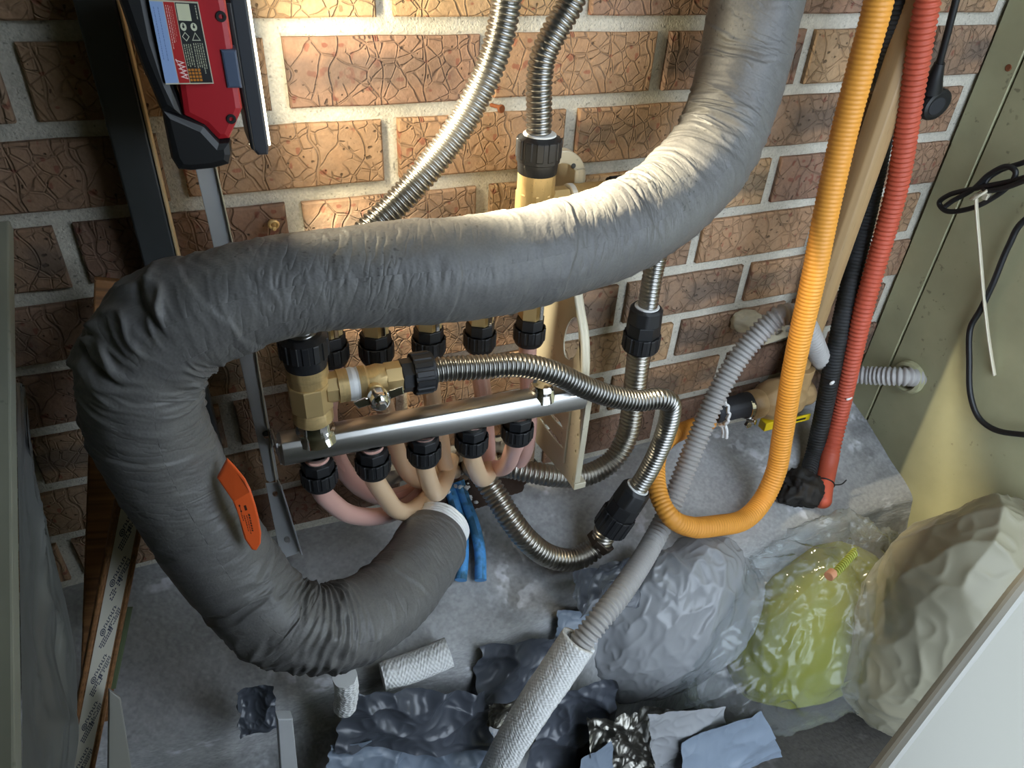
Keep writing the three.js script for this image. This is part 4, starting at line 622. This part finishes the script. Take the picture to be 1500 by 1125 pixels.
// ------------------------------------------------------------------ left: steel post, red tool with its rail
{
  const x = -0.1155;
  tag(obj('steel_post', [box(x - 0.0145, x + 0.0145, -0.64, 0.14, 0.004, 0.034, 0.0022)], M.tube), 'dark square steel post upright before the bricks on the left', 'post');
  tag(obj('wood_strip', box(x + 0.0148, x + 0.0172, -0.24, 0.14, 0.002, 0.034, 0.0008), M.strip), 'thin pale strip along the right side of the dark steel post', 'strip');
}
{
  const t = thing('work_lamp', 'red and black cordless work lamp with a light bar, hanging upright at the top left', 'lamp');
  const zf = 0.125, zb = 0.06;
  obj('red_housing', plateZ([[-0.0816, 0.0557], [-0.0283, 0.0564], [-0.0270, 0.0377], [-0.0271, 0.0092], [-0.0272, -0.0335], [-0.0401, -0.0555], [-0.0486, -0.0560], [-0.0563, -0.0449], [-0.0697, -0.0362], [-0.0685, -0.0134], [-0.0777, 0.0398]], zf, 0.06, 0.005), M.red, t);
  obj('black_grip', plateZ([[-0.0961, 0.0555], [-0.0750, 0.0558], [-0.0755, 0.0146], [-0.0725, -0.0133], [-0.0690, -0.0372], [-0.0835, -0.0316], [-0.0900, 0.0018]], zf + 0.002, 0.062, 0.006), M.black, t);
  obj('black_cap', plateZ([[-0.0831, -0.0297], [-0.0559, -0.0429], [-0.0475, -0.0556], [-0.0396, -0.0556], [-0.0399, -0.0665], [-0.0427, -0.0743], [-0.0562, -0.0770], [-0.0720, -0.0773], [-0.0804, -0.0755], [-0.0838, -0.0664]], zf + 0.003, 0.066, 0.006), M.black, t);
  for (const [i, s] of [[-0.0320, 0.0296], [-0.0366, -0.0400]].entries()) obj('screw_hole', aim(ring(0.0016, 0.0036, 0.0012, 20, 0.0003), V(s[0], s[1], zf - 0.0002), FRONT), M.black, t);
  // label: printed plate
  const cv = document.createElement('canvas'); cv.width = 384; cv.height = 512; const x = cv.getContext('2d');
  x.fillStyle = '#c9c4ae'; x.fillRect(0, 0, 384, 512); x.fillStyle = '#8fa9d6'; x.fillRect(0, 8, 104, 496); x.fillStyle = '#b32a2a'; x.fillRect(108, 8, 84, 496); x.fillStyle = '#26282a'; x.fillRect(196, 8, 180, 496);
  x.fillStyle = '#d2d3b4'; x.fillRect(204, 14, 104, 100);
  for (const [cx, cy] of [[232, 150], [314, 150]]) { x.fillStyle = '#cdcfb6'; x.beginPath(); x.arc(cx, cy, 25, 0, 7); x.fill(); x.fillStyle = '#26282a'; x.beginPath(); x.arc(cx, cy, 9, 0, 7); x.fill(); x.fillRect(cx - 4, cy - 18, 8, 12); }
  x.strokeStyle = '#cdcfb6'; x.lineWidth = 5; x.beginPath(); x.moveTo(314, 186); x.lineTo(344, 232); x.lineTo(284, 232); x.closePath(); x.stroke(); x.beginPath(); x.moveTo(236, 184); x.lineTo(262, 210); x.lineTo(236, 236); x.lineTo(210, 210); x.closePath(); x.stroke();
  const lines = (x0, y0, n, len, gap, col, h = 7) => { x.fillStyle = col; for (let i = 0; i < n; i++) { let p = y0; const q = x0 + i * gap; while (p < y0 + len * (0.75 + 0.25 * hash(i, 3, x0))) { const w = 6 + 14 * hash(i, Math.round(p), x0); x.fillRect(q, p, h, w); p += w + 4; } } };
  lines(206, 256, 4, 150, 17, '#b9baa0'); lines(282, 250, 5, 200, 17, '#b9baa0'); lines(22, 40, 2, 330, 34, '#5b74a8', 5); lines(120, 26, 2, 250, 16, '#e7c9c0', 5); lines(150, 30, 2, 220, 14, '#d9968c', 4); lines(352, 20, 1, 80, 10, '#b9baa0');
  x.fillStyle = '#c07a2a'; for (let i = 0; i < 4; i++) for (let j = 0; j < 4; j++) x.fillRect(200 + i * 26, 412 + j * 22, 20, 16);
  x.strokeStyle = '#f0dcd6'; x.lineWidth = 6; x.beginPath(); x.moveTo(120, 350); for (let i = 0; i <= 9; i++) x.lineTo(128 + 46 * (i % 2) + i * 1.5, 360 + i * 13); x.stroke(); x.lineWidth = 4; x.beginPath(); x.moveTo(118, 352); x.lineTo(180, 470); x.stroke();
  const ct = new THREE.CanvasTexture(cv); ct.colorSpace = THREE.SRGBColorSpace;
  const a = V(...[-0.0759, 0.0407], 0.1288), b = V(...[-0.0455, 0.0391], 0.1288), c = V(...[-0.0446, -0.0136], 0.1288), d = V(...[-0.0765, -0.0129], 0.1288);
  obj('label_plate', slab(d, c, b, a, 0.004, 0.0008), M.cream, t);
  const g = new THREE.BufferGeometry(); const off = V(0, 0, 0.0004); g.setAttribute('position', new THREE.Float32BufferAttribute([d, c, b, a].flatMap((p) => [p.x, p.y, p.z + 0.0004]), 3)); g.setAttribute('uv', new THREE.Float32BufferAttribute([0, 0, 1, 0, 1, 1, 0, 1], 2)); g.setIndex([0, 1, 2, 0, 2, 3]); g.computeVertexNormals();
  obj('label_print', g, S({ map: ct, roughness: 0.4 }), t);
}
{
  const t = scene.children.find((o) => o.name === 'work_lamp');
  obj('light_bar', plateZ([[-0.0249, 0.0536], [-0.0120, 0.0538], [-0.0109, 0.0364], [-0.0102, -0.0704], [-0.0115, -0.0765], [-0.0196, -0.0764], [-0.0231, -0.0712], [-0.0232, 0.0364]], 0.102, 0.05, 0.002), M.rail, t);
  obj('inner_lip', plateZ([[-0.0269, 0.0364], [-0.0227, 0.0364], [-0.0220, -0.0707], [-0.0247, -0.0678], [-0.0258, -0.0247]], 0.110, 0.05, 0.0012), M.black, t);
  obj('grey_clip', plateZ([[-0.0361, 0.0085], [-0.0254, 0.0082], [-0.0253, -0.0181], [-0.0358, -0.0177]], 0.127, 0.05, 0.0016), M.slate, t);
  // the lens on the bar's right flank and the light of the same size just before it
  const lo = V(...[-0.0095, -0.0762], 0.085), axis = V(...[-0.0101, 0.0343], 0.085).sub(lo).normalize(), up = axis, mid = lo.clone().addScaledVector(axis, LAMP.height / 2 + 0.006);
  const face = V(axis.y, -axis.x, 0.08).normalize();
  const lens = obj('lens', aim(box(-0.0012, 0.0012, -LAMP.height / 2, LAMP.height / 2, -LAMP.width / 2, LAMP.width / 2, 0.0008), mid.clone().addScaledVector(face, 0.0002), axis), S({ color: '#ffffff', emissive: LAMP.color, emissiveIntensity: 6, roughness: 0.4 }), t);
  const bar = obj('bar_upper', aim(box(-0.0225, -0.0008, LAMP.height / 2 - 0.17, LAMP.height / 2 + 0.01, -0.015, 0.015, 0.002), mid, axis), M.rail, t);
  const light = new THREE.RectAreaLight(LAMP.color, LAMP.intensity, LAMP.width, LAMP.height); light.castShadow = true;
  light.position.copy(mid).addScaledVector(face, 0.004); light.up.copy(axis); light.lookAt(light.position.clone().add(face)); t.add(light);
  // the bar's lenses throw a soft beam along the wall as well
  const beam = new THREE.SpotLight(LAMP.color, LAMP.beam, 0, 0.41, 1, 2); beam.position.copy(mid).addScaledVector(face, 0.006).addScaledVector(axis, -0.05); beam.target.position.set(0.95, -0.58, 0.36);
  beam.castShadow = true; beam.shadow.radius = 1.0; beam.shadow.mapSize.set(2048, 2048); beam.shadow.camera.near = 0.01; beam.shadow.camera.far = 4; t.add(beam, beam.target);
  // and a small lens at the bar's lower end shines down behind the wrapped pipe
  const tip = lo.clone().addScaledVector(axis, 0.006).addScaledVector(face, -0.008).add(V(0, 0, -0.016)), endLens = obj('end_lens', aim(cyl(0.0055, 0.0075, 24), tip, axis.clone().negate()), lens.material, t);
  const end = new THREE.SpotLight(LAMP.color, LAMP.end, 0, 0.5, 1, 2); end.position.copy(tip).addScaledVector(axis, -0.016); end.target.position.set(0.22, -0.42, 0.0);
  end.castShadow = true; end.shadow.radius = 0.6; end.shadow.mapSize.set(2048, 2048); end.shadow.camera.near = 0.01; end.shadow.camera.far = 3; t.add(end, end.target);
}
// nail, brass hook and wall screw
{
  const q = V(0.2299, -0.0748, 0.0120); tag(obj('rusty_nail', [aim(cyl(0.0042, 0.0035, 14), q, V(0.2, 0.1, 1)), aim(cyl(0.002, 0.02, 10), V(q.x - 0.003, q.y - 0.001, q.z - 0.019), V(0.2, 0.1, 1))], M.rust), 'rusty nail head in the mortar between the two upper steel hoses', 'nail');
  const h = V(-0.0090, -0.1709, 0.0200); tag(obj('brass_hook', [aim(new THREE.TorusGeometry(0.0042, 0.0015, 10, 24), h, V(0, 1, 0.3)), aim(cyl(0.0022, 0.022, 12), V(h.x, h.y - 0.004, 0.0), FRONT), aim(cyl(0.0046, 0.004, 16), V(h.x, h.y - 0.004, 0.006), FRONT)], M.brass), 'small brass hook above the wrapped pipe at the left', 'hook');
  const w = V(0.2597, -0.3240, 0.0020); tag(obj('wall_plug', [aim(ring(0.0018, 0.0052, 0.004, 18, 0.0006), V(w.x, w.y, 0.001), FRONT), aim(cyl(0.0019, 0.002, 12), V(w.x, w.y, 0.001), FRONT)], M.tube), 'grey wall plug in the lit brick left of the last brass valve', 'plug');
}
// ------------------------------------------------------------------ left: sheet-metal rail with plastic film, planks
{
  const t = thing('metal_cabinet', 'pale green sheet-metal cabinet edge along the left border', 'cabinet');
  const a = V(-0.2162, -0.1404, 0.0500), b = V(-0.2144, -0.2901, 0.4400), d = b.clone().sub(a).multiplyScalar(1.12);
  const q = (p, dx, dy) => V(p.x + dx, p.y + dy, p.z), e = a.clone().add(d);
  obj('top_flange', slab(q(a, -0.0085, 0), q(a, 0, 0), q(e, 0, 0), q(e, -0.0085, 0), 0.012, 0.0015), M.panelGrey, t);
  obj('top_sheet', slab(q(a, -0.11, -0.001), q(a, -0.0095, -0.001), q(e, -0.0095, -0.001), q(e, -0.2, -0.001), 0.03, 0.0015), M.panelGrey, t);
}
{ // film hanging over the cabinet side
  const nu = 80, nv = 50, pos = [], uv = [], idx = [];
  const le = curve([V(-0.2274, -0.2209, 0.1550), V(-0.2321, -0.2631, 0.2200), V(-0.2299, -0.2881, 0.3000), V(-0.2246, -0.3005, 0.3750), V(-0.2129, -0.2930, 0.4600)]);
  const re = curve([V(-0.2308, -0.2334, 0.1500), V(-0.2335, -0.2736, 0.1650), V(-0.2314, -0.3105, 0.2000), V(-0.2302, -0.3408, 0.2250), V(-0.2287, -0.3754, 0.2500), V(-0.2307, -0.4109, 0.2700), V(-0.2348, -0.4365, 0.2900), V(-0.2394, -0.4564, 0.3100), V(-0.2520, -0.5004, 0.3450)]);
  for (let i = 0; i <= nu; i++) for (let j = 0; j <= nv; j++) {
    const u = i / nu, v = j / nv, a = le.getPoint(u), b = re.getPoint(u), p = a.clone().lerp(b, v), w = Math.sin(v * Math.PI);
    p.z += 0.015 * w * n3(u * 3, v * 5, 3) + 0.012 * w * u; p.x += 0.010 * w * n3(u * 4 + 3, v * 4, 7) * (0.4 + u) + 0.006 * Math.pow(1 - Math.abs(n3(u * 3, v * 6, 5)), 6) * w; p.y += 0.006 * n3(u * 9, v * 3, 1) * w;
    pos.push(p.x, p.y, p.z); uv.push(u * 0.4, v * 0.1);
  }
  for (let i = 0; i < nu; i++) for (let j = 0; j < nv; j++) { const a = i * (nv + 1) + j, b = a + nv + 1; idx.push(a, b, a + 1, b, b + 1, a + 1); }
  const g = new THREE.BufferGeometry(); g.setAttribute('position', new THREE.Float32BufferAttribute(pos, 3)); g.setAttribute('uv', new THREE.Float32BufferAttribute(uv, 2)); g.setIndex(idx); g.computeVertexNormals();
  tag(obj('plastic_sheet', g, S({ color: '#565755', roughness: 0.4, side: THREE.DoubleSide })), 'greyish plastic sheet hanging in folds beside the left cabinet edge', 'sheet');
}
{
  // a brown plank and a moulding with printed tape leaning on the wall
  const pa = V(-0.1556, -0.1985, 0.0450), pb = V(-0.3003, -0.6695, 0.1000);
  const d = pb.clone().sub(pa), plank = (c0, c1, w, th, dz = 0) => { const dir = c1.clone().sub(c0).normalize(), n = V(0, 0, 1).sub(dir.clone().multiplyScalar(dir.z)).normalize(), s = n.clone().cross(dir).normalize(); if (s.x < 0) s.negate(); const h = s.clone().multiplyScalar(w / 2); return slab(c0.clone().sub(h), c1.clone().sub(h), c1.clone().add(h), c0.clone().add(h), th, 0.0015); };
  tag(obj('wood_plank', plank(pa, V(-0.2847, -0.6675, 0.1600), 0.032, 0.014), M.wood), 'plain brown wooden plank leaning upright behind the wrapped pipe', 'plank');
  tag(obj('wood_plank', plank(V(-0.1766, -0.3610, 0.1180), V(-0.2619, -0.5790, 0.1750), 0.006, 0.012), M.wood), 'thin dark wooden lath between the plank and the printed moulding', 'lath');
  const t = thing('wood_moulding', 'brown moulding with a strip of white printed tape, leaning at bottom left', 'moulding');
  const m0 = V(-0.1578, -0.3184, 0.1250), m1 = V(-0.2948, -0.6507, 0.2350), dir = m1.clone().sub(m0).normalize();
  obj('moulding_body', plank(m0, m1, 0.028, 0.012), M.wood, t);
  const n = V(0, 0, 1).sub(dir.clone().multiplyScalar(dir.z)).normalize(), s = V(1, 0, 0).sub(dir.clone().multiplyScalar(dir.x)); s.addScaledVector(n, -s.dot(n)).normalize();
  for (const f of [-0.0115, 0.0115]) { const o = s.clone().multiplyScalar(f).addScaledVector(n, 0.0008); obj('edge_bead', plank(m0.clone().add(o), m1.clone().add(o), 0.0045, 0.004), M.wood, t); }
  const cv = document.createElement('canvas'); cv.width = 128; cv.height = 1536; const x = cv.getContext('2d'); x.fillStyle = '#c9c4b4'; x.fillRect(0, 0, 128, 1536);
  for (let k = 0; k < 7; k++) {
    x.save(); x.translate(64, k * 220 + 100); x.rotate(-1.13); x.strokeStyle = x.fillStyle = '#2c2f44'; x.lineWidth = 5; x.beginPath(); x.arc(-70, 6, 15, 0, 7); x.stroke(); x.beginPath(); x.arc(-70, 6, 6, 0, 7); x.stroke();
    for (let i = 0; i < 8; i++) { x.fillRect(-48 + i * 14, -8, 4, 20); x.fillRect(-48 + i * 14, [-8, 2, 8][i % 3], 11, 4); } for (let r = 0; r < 3; r++) for (let i = 0; i < 10; i++) if (hash(i, r, k) > 0.15) x.fillRect(-46 + i * 11, 22 + r * 10, 8, 6);
    x.restore(); x.save(); x.translate(70, k * 220 + 195); x.rotate(-1.13); x.fillStyle = '#33364a'; for (let r = 0; r < 3; r++) for (let i = 0; i < 9; i++) if (hash(i, r + 9, k) > 0.15) x.fillRect(-50 + i * 12, -20 + r * 12, 9, 7); x.restore();
  }
  const ct = new THREE.CanvasTexture(cv); ct.colorSpace = THREE.SRGBColorSpace;
  const L = m0.distanceTo(m1), tp = new THREE.PlaneGeometry(0.0165, L * 0.98, 1, 30);
  tp.applyMatrix4(new THREE.Matrix4().makeBasis(s, dir.clone().negate(), n)).translate((m0.x + m1.x) / 2 + n.x * 0.0006, (m0.y + m1.y) / 2 + n.y * 0.0006, (m0.z + m1.z) / 2 + n.z * 0.0006);
  obj('printed_tape', tp, S({ map: ct, roughness: 0.6 }), t);
  tag(obj('green_strip', plank(V(-0.2090, -0.4875, 0.1700), V(-0.2438, -0.5714, 0.1950), 0.006, 0.003), S({ color: '#4f5a3e', roughness: 0.6 })), 'thin dark green strip beside the printed moulding', 'strip');
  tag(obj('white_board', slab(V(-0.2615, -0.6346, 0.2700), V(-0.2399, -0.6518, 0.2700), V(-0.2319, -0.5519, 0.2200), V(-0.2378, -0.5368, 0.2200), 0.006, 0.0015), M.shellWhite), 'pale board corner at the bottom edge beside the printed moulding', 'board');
}

// ------------------------------------------------------------------ rubbish at the foot of the wall
function blob(c, r, { f = 6, a = 0.25, k = 0, d = 30, flat = 0, crease = 1, f2 = 2.6 } = {}) {
  const g = mergeVertices(new THREE.IcosahedronGeometry(1, d).deleteAttribute('normal').deleteAttribute('uv')), p = g.attributes.position;
  for (let i = 0; i < p.count; i++) {
    const x = p.getX(i), y = p.getY(i), z = p.getZ(i), X = x * r.x * f, Y = y * r.y * f, Z = z * r.z * f;
    const w = 0.35 * n3(X * 0.7 + k, Y * 0.7, Z * 0.7);
    const rid = (m, o) => 1.4 * Math.pow(1 - Math.min(1, 1.6 * Math.abs(n3(X * m + k + w * m, Y * m * 0.6 + o + w, Z * m - o))), 2.4);
    const q = 1 + a * (0.9 * n3(X * 0.8 + k, Y * 0.8, Z * 0.8) + crease * (0.42 * (rid(1, 3) - 0.5) + 0.22 * (rid(f2, 8) - 0.5) + 0.1 * (rid(f2 * 2.4, 14) - 0.5)));
    let yy = y * q; if (flat && yy < -flat) yy = -flat + (yy + flat) * 0.15;
    p.setXYZ(i, c.x + x * q * r.x, c.y + yy * r.y, c.z + z * q * r.z);
  }
  const uv = new Float32Array(p.count * 2); for (let i = 0; i < p.count; i++) { uv[2 * i] = p.getX(i); uv[2 * i + 1] = p.getY(i) + p.getZ(i); }
  g.setAttribute('uv', new THREE.BufferAttribute(uv, 2)); g.computeVertexNormals(); return g;
}
// a sheet of film spread on four corners, crumpled and given thickness
function scrap(a, b, c, d, { k = 0, amp = 0.02, f = 30, n = 56, mat, name = 'plastic_scrap' } = {}) {
  const pos = [], uv = [], idx = [], nn = b.clone().sub(a).cross(d.clone().sub(a)).normalize(); if (nn.y < 0) nn.negate();
  for (let i = 0; i <= n; i++) for (let j = 0; j <= n; j++) {
    const u = i / n, v = j / n, p = a.clone().lerp(b, u).lerp(d.clone().lerp(c, u), v);
    p.x += 0.5 * amp * n3(v * 5 + k, u * 2, 1); p.y += 0.3 * amp * n3(u * 4, v * 4 + k, 2);
    const wq = 0.5 * n3(p.x * f * 0.4, p.y * f * 0.4 + k, p.z * f * 0.4), r = (m, o, sx, sz) => Math.pow(1 - Math.min(1, 1.5 * Math.abs(n3(p.x * f * m * sx + k + wq, p.y * f * m + o + wq, p.z * f * m * sz))), 2.2), h = amp * (1.3 * n3(p.x * f * 0.4, p.y * f * 0.4 + k, p.z * f * 0.4) + 0.55 * r(0.6, 2, 1.4, 0.5) + 0.3 * r(1.3, 5, 0.6, 1.5) + 0.10 * r(2.8, 9, 1.2, 0.8));
    p.addScaledVector(nn, h); pos.push(p.x, p.y, p.z); uv.push(u * 0.2, v * 0.2);
  }
  for (let i = 0; i < n; i++) for (let j = 0; j < n; j++) { const q = i * (n + 1) + j, w = q + n + 1; idx.push(q, w, q + 1, w, w + 1, q + 1); }
  const g = new THREE.BufferGeometry(); g.setAttribute('position', new THREE.Float32BufferAttribute(pos, 3)); g.setAttribute('uv', new THREE.Float32BufferAttribute(uv, 2)); g.setIndex(idx); g.computeVertexNormals();
  const ms = mat.clone(); ms.side = THREE.DoubleSide; return obj(name, g, ms);
}
{
  // grey-clear bag left of the green one
  const c = V(0.4666, -0.8071, 0.2000);
  tag(obj('plastic_bag', blob(V(c.x + 0.03, c.y - 0.025, c.z - 0.025), V(0.16, 0.165, 0.085), { f: 8, a: 0.14, k: 3.3, d: 60, crease: 0.8, f2: 3.0 }), M.hazeFilm), 'hazy grey plastic bag slumped against the footing under the grey conduit', 'bag');
  const t = thing('green_bag', 'clear bag showing a lime green bundle, resting in the right corner', 'bag');
  const g = V(0.7398, -0.8747, 0.2600);
  obj('lime_bundle', blob(V(g.x + 0.005, g.y - 0.02, g.z - 0.02), V(0.150, 0.165, 0.10), { f: 6, a: 0.12, k: 8.1, d: 46, crease: 0.6 }), M.limeNet, t);
  obj('bag_film', blob(V(g.x - 0.028, g.y + 0.005, g.z - 0.015), V(0.225, 0.205, 0.120), { f: 11, a: 0.15, k: 5.7, d: 56, crease: 1.2 }), M.clearFilm, t);
  const h = V(0.5947, -0.6014, 0.3350); 
  const helix = []; for (let i = 0; i <= 130; i++) { const a = i / 130 * Math.PI * 2 * 13; helix.push(V(h.x + 0.008 + i / 130 * 0.055, h.y + 0.0045 * Math.cos(a), h.z - 0.012 - i / 130 * 0.02 + 0.0045 * Math.sin(a))); }
  obj('coil', tube(helix, 0.0012, 6, 700), S({ color: '#a9b04e', roughness: 0.5 }), t);
  obj('coil_end', aim(cyl(0.0065, 0.012, 18), V(h.x - 0.004, h.y, h.z - 0.011), V(1, 0, -0.3)), S({ color: '#d79a78', roughness: 0.5 }), t);
  // milky bag behind the white lid
  const m = V(0.8117, -0.7344, 0.4000);
  tag(obj('plastic_bag', blob(V(m.x + 0.035, m.y - 0.04, m.z - 0.03), V(0.15, 0.24, 0.12), { f: 7, a: 0.12, k: 11.2, d: 56, crease: 0.9, f2: 2.2 }), M.milkFilm), 'milky beige plastic bag bulging between the green bag and the white box', 'bag');
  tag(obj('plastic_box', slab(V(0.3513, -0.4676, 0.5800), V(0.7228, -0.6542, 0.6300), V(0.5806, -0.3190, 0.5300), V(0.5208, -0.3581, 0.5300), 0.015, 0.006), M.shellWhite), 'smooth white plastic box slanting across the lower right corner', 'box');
  // foam pipe sleeves
  const f = thing('foam_sleeve', 'white split foam sleeve slipped on the lower end of the grey conduit', 'sleeve');
  const fp = [V(0.2629, -0.6555, 0.2620), V(0.2308, -0.6967, 0.2720), V(0.2014, -0.7343, 0.2810), V(0.1722, -0.7811, 0.2900), V(0.1373, -0.8504, 0.3020)];
  const open = 0.5;
  const sl = (() => { const cc = curve(fp), n = 90, m = 40, pos = [], uv = [], idx = []; let N0 = V(0.8, 0.42, 0.42);
    for (let i = 0; i <= n; i++) { const p = cc.getPointAt(i / n), T = cc.getTangentAt(i / n), N = N0.clone().sub(T.clone().multiplyScalar(N0.dot(T))).normalize(), B = T.clone().cross(N); const gap = 0.24 + 0.5 * sstep(0.1, 0.8, i / n) + 0.05 * n3(i * 0.13, 1, 2);
      for (const r of [0.0240, 0.0182]) for (let j = 0; j <= m; j++) { const a = gap + (2 * Math.PI - 2 * gap) * j / m, R = r + 0.0007 * n3(i * 0.5, j * 0.6, r * 900); pos.push(p.x + R * (N.x * Math.cos(a) + B.x * Math.sin(a)), p.y + R * (N.y * Math.cos(a) + B.y * Math.sin(a)), p.z + R * (N.z * Math.cos(a) + B.z * Math.sin(a))); uv.push(i / n * 0.26, j / m * 0.14); } }
    const w = 2 * (m + 1); for (let i = 0; i < n; i++) { for (let j = 0; j < m; j++) { const a = i * w + j; idx.push(a, a + 1, a + w, a + w, a + 1, a + w + 1); const b = a + m + 1; idx.push(b, b + w, b + 1, b + w, b + w + 1, b + 1); } for (const e of [0, m]) { const a = i * w + e, b = a + m + 1; e ? idx.push(a, b, a + w, a + w, b, b + w) : idx.push(a, a + w, b, a + w, b + w, b); } }
    for (const e of [0, n]) for (let j = 0; j < m; j++) { const a = e * w + j, b = a + m + 1; e ? idx.push(a, a + 1, b, b, a + 1, b + 1) : idx.push(a, b, a + 1, b, b + 1, a + 1); }
    const g = new THREE.BufferGeometry(); g.setAttribute('position', new THREE.Float32BufferAttribute(pos, 3)); g.setAttribute('uv', new THREE.Float32BufferAttribute(uv, 2)); g.setIndex(idx); g.computeVertexNormals(); return g; })();
  const fm = M.foam.clone(); fm.side = THREE.DoubleSide; obj('sleeve_wall', sl, fm, f);
  obj('inner_pipe', tube([V(0.2173, -0.7207, 0.2750), V(0.1874, -0.7619, 0.2850), V(0.1527, -0.8266, 0.2970)], 0.012, 18), M.conduit, f);
  tag(obj('foam_sleeve', sweep([V(0.0252, -0.6862, 0.2050), V(0.0685, -0.6855, 0.2050), V(0.1113, -0.6795, 0.2050)], (s, a) => 0.0185 + 0.0006 * n3(s * 120, Math.cos(a) * 3, Math.sin(a) * 3) - (s < 0.003 || s > 0.09 ? 0.001 : 0), 60, 36), M.foam), 'white foam sleeve piece lying behind the bottom bend of the wrapped pipe', 'sleeve');
  tag(obj('foam_sleeve', sweep([V(-0.0225, -0.5904, 0.2500), V(-0.0221, -0.6268, 0.2450), V(-0.0263, -0.6637, 0.2400)], (s, a) => 0.013 + 0.001 * n3(s * 120, Math.cos(a) * 3, Math.sin(a) * 3), 30, 28), M.foam), 'short upright foam sleeve stub just below the wrapped pipe', 'sleeve');
  // steel leg and crumpled film
  tag(obj('steel_bar', [slab(V(-0.0962, -0.5793, 0.2700), V(-0.0824, -0.5878, 0.2700), V(-0.0930, -0.7283, 0.2900), V(-0.1104, -0.7144, 0.2900), 0.012, 0.0012)], M.zinc), 'galvanised steel bar standing at the bottom edge below the wrapped pipe', 'bar');
  const sc = (label, a, b, c, d, o) => tag(scrap(a, b, c, d, o), label, 'plastic');
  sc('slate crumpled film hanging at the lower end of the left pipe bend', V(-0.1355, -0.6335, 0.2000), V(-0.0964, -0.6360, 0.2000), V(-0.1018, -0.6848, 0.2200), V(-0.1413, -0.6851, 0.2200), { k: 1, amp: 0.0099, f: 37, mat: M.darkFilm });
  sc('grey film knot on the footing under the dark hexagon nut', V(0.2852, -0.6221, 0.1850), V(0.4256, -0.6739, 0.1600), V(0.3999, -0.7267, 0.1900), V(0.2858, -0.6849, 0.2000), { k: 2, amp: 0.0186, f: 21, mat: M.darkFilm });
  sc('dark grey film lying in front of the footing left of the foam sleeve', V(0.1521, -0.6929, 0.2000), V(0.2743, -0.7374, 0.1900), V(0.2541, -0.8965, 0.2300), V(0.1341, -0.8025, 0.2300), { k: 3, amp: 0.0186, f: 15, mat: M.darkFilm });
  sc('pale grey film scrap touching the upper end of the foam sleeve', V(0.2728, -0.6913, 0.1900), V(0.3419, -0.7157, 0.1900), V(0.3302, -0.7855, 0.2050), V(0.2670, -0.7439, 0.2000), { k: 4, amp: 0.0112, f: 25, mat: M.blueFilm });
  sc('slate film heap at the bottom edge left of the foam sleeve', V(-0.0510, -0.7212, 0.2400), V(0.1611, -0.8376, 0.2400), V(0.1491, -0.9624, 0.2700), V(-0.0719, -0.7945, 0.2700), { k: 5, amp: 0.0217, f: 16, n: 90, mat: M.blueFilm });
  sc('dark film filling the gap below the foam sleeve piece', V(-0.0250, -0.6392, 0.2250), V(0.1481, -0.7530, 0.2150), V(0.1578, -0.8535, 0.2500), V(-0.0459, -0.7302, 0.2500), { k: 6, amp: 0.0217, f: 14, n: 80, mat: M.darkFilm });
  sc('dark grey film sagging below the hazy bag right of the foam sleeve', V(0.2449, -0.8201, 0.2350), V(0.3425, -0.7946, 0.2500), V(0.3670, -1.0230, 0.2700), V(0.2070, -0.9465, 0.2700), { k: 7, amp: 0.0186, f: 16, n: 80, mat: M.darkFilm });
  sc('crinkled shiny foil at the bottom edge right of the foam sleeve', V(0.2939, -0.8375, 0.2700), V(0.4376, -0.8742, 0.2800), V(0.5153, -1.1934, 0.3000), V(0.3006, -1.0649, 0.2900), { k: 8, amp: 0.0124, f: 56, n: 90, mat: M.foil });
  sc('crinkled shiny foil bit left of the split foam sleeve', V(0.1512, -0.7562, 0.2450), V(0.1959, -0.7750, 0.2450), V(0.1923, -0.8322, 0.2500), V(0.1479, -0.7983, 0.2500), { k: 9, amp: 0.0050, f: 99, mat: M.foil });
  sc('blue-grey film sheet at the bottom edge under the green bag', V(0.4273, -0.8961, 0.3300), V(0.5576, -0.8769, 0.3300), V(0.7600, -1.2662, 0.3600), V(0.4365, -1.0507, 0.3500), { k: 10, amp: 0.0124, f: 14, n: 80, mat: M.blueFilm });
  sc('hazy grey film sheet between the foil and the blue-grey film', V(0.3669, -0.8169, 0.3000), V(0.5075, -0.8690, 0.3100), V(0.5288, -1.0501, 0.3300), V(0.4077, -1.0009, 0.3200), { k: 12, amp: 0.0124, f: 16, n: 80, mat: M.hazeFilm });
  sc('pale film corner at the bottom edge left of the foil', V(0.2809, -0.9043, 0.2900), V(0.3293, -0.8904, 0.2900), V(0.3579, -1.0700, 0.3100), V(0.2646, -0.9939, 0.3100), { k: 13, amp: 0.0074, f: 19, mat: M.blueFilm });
}
renderer.render(scene, camera);
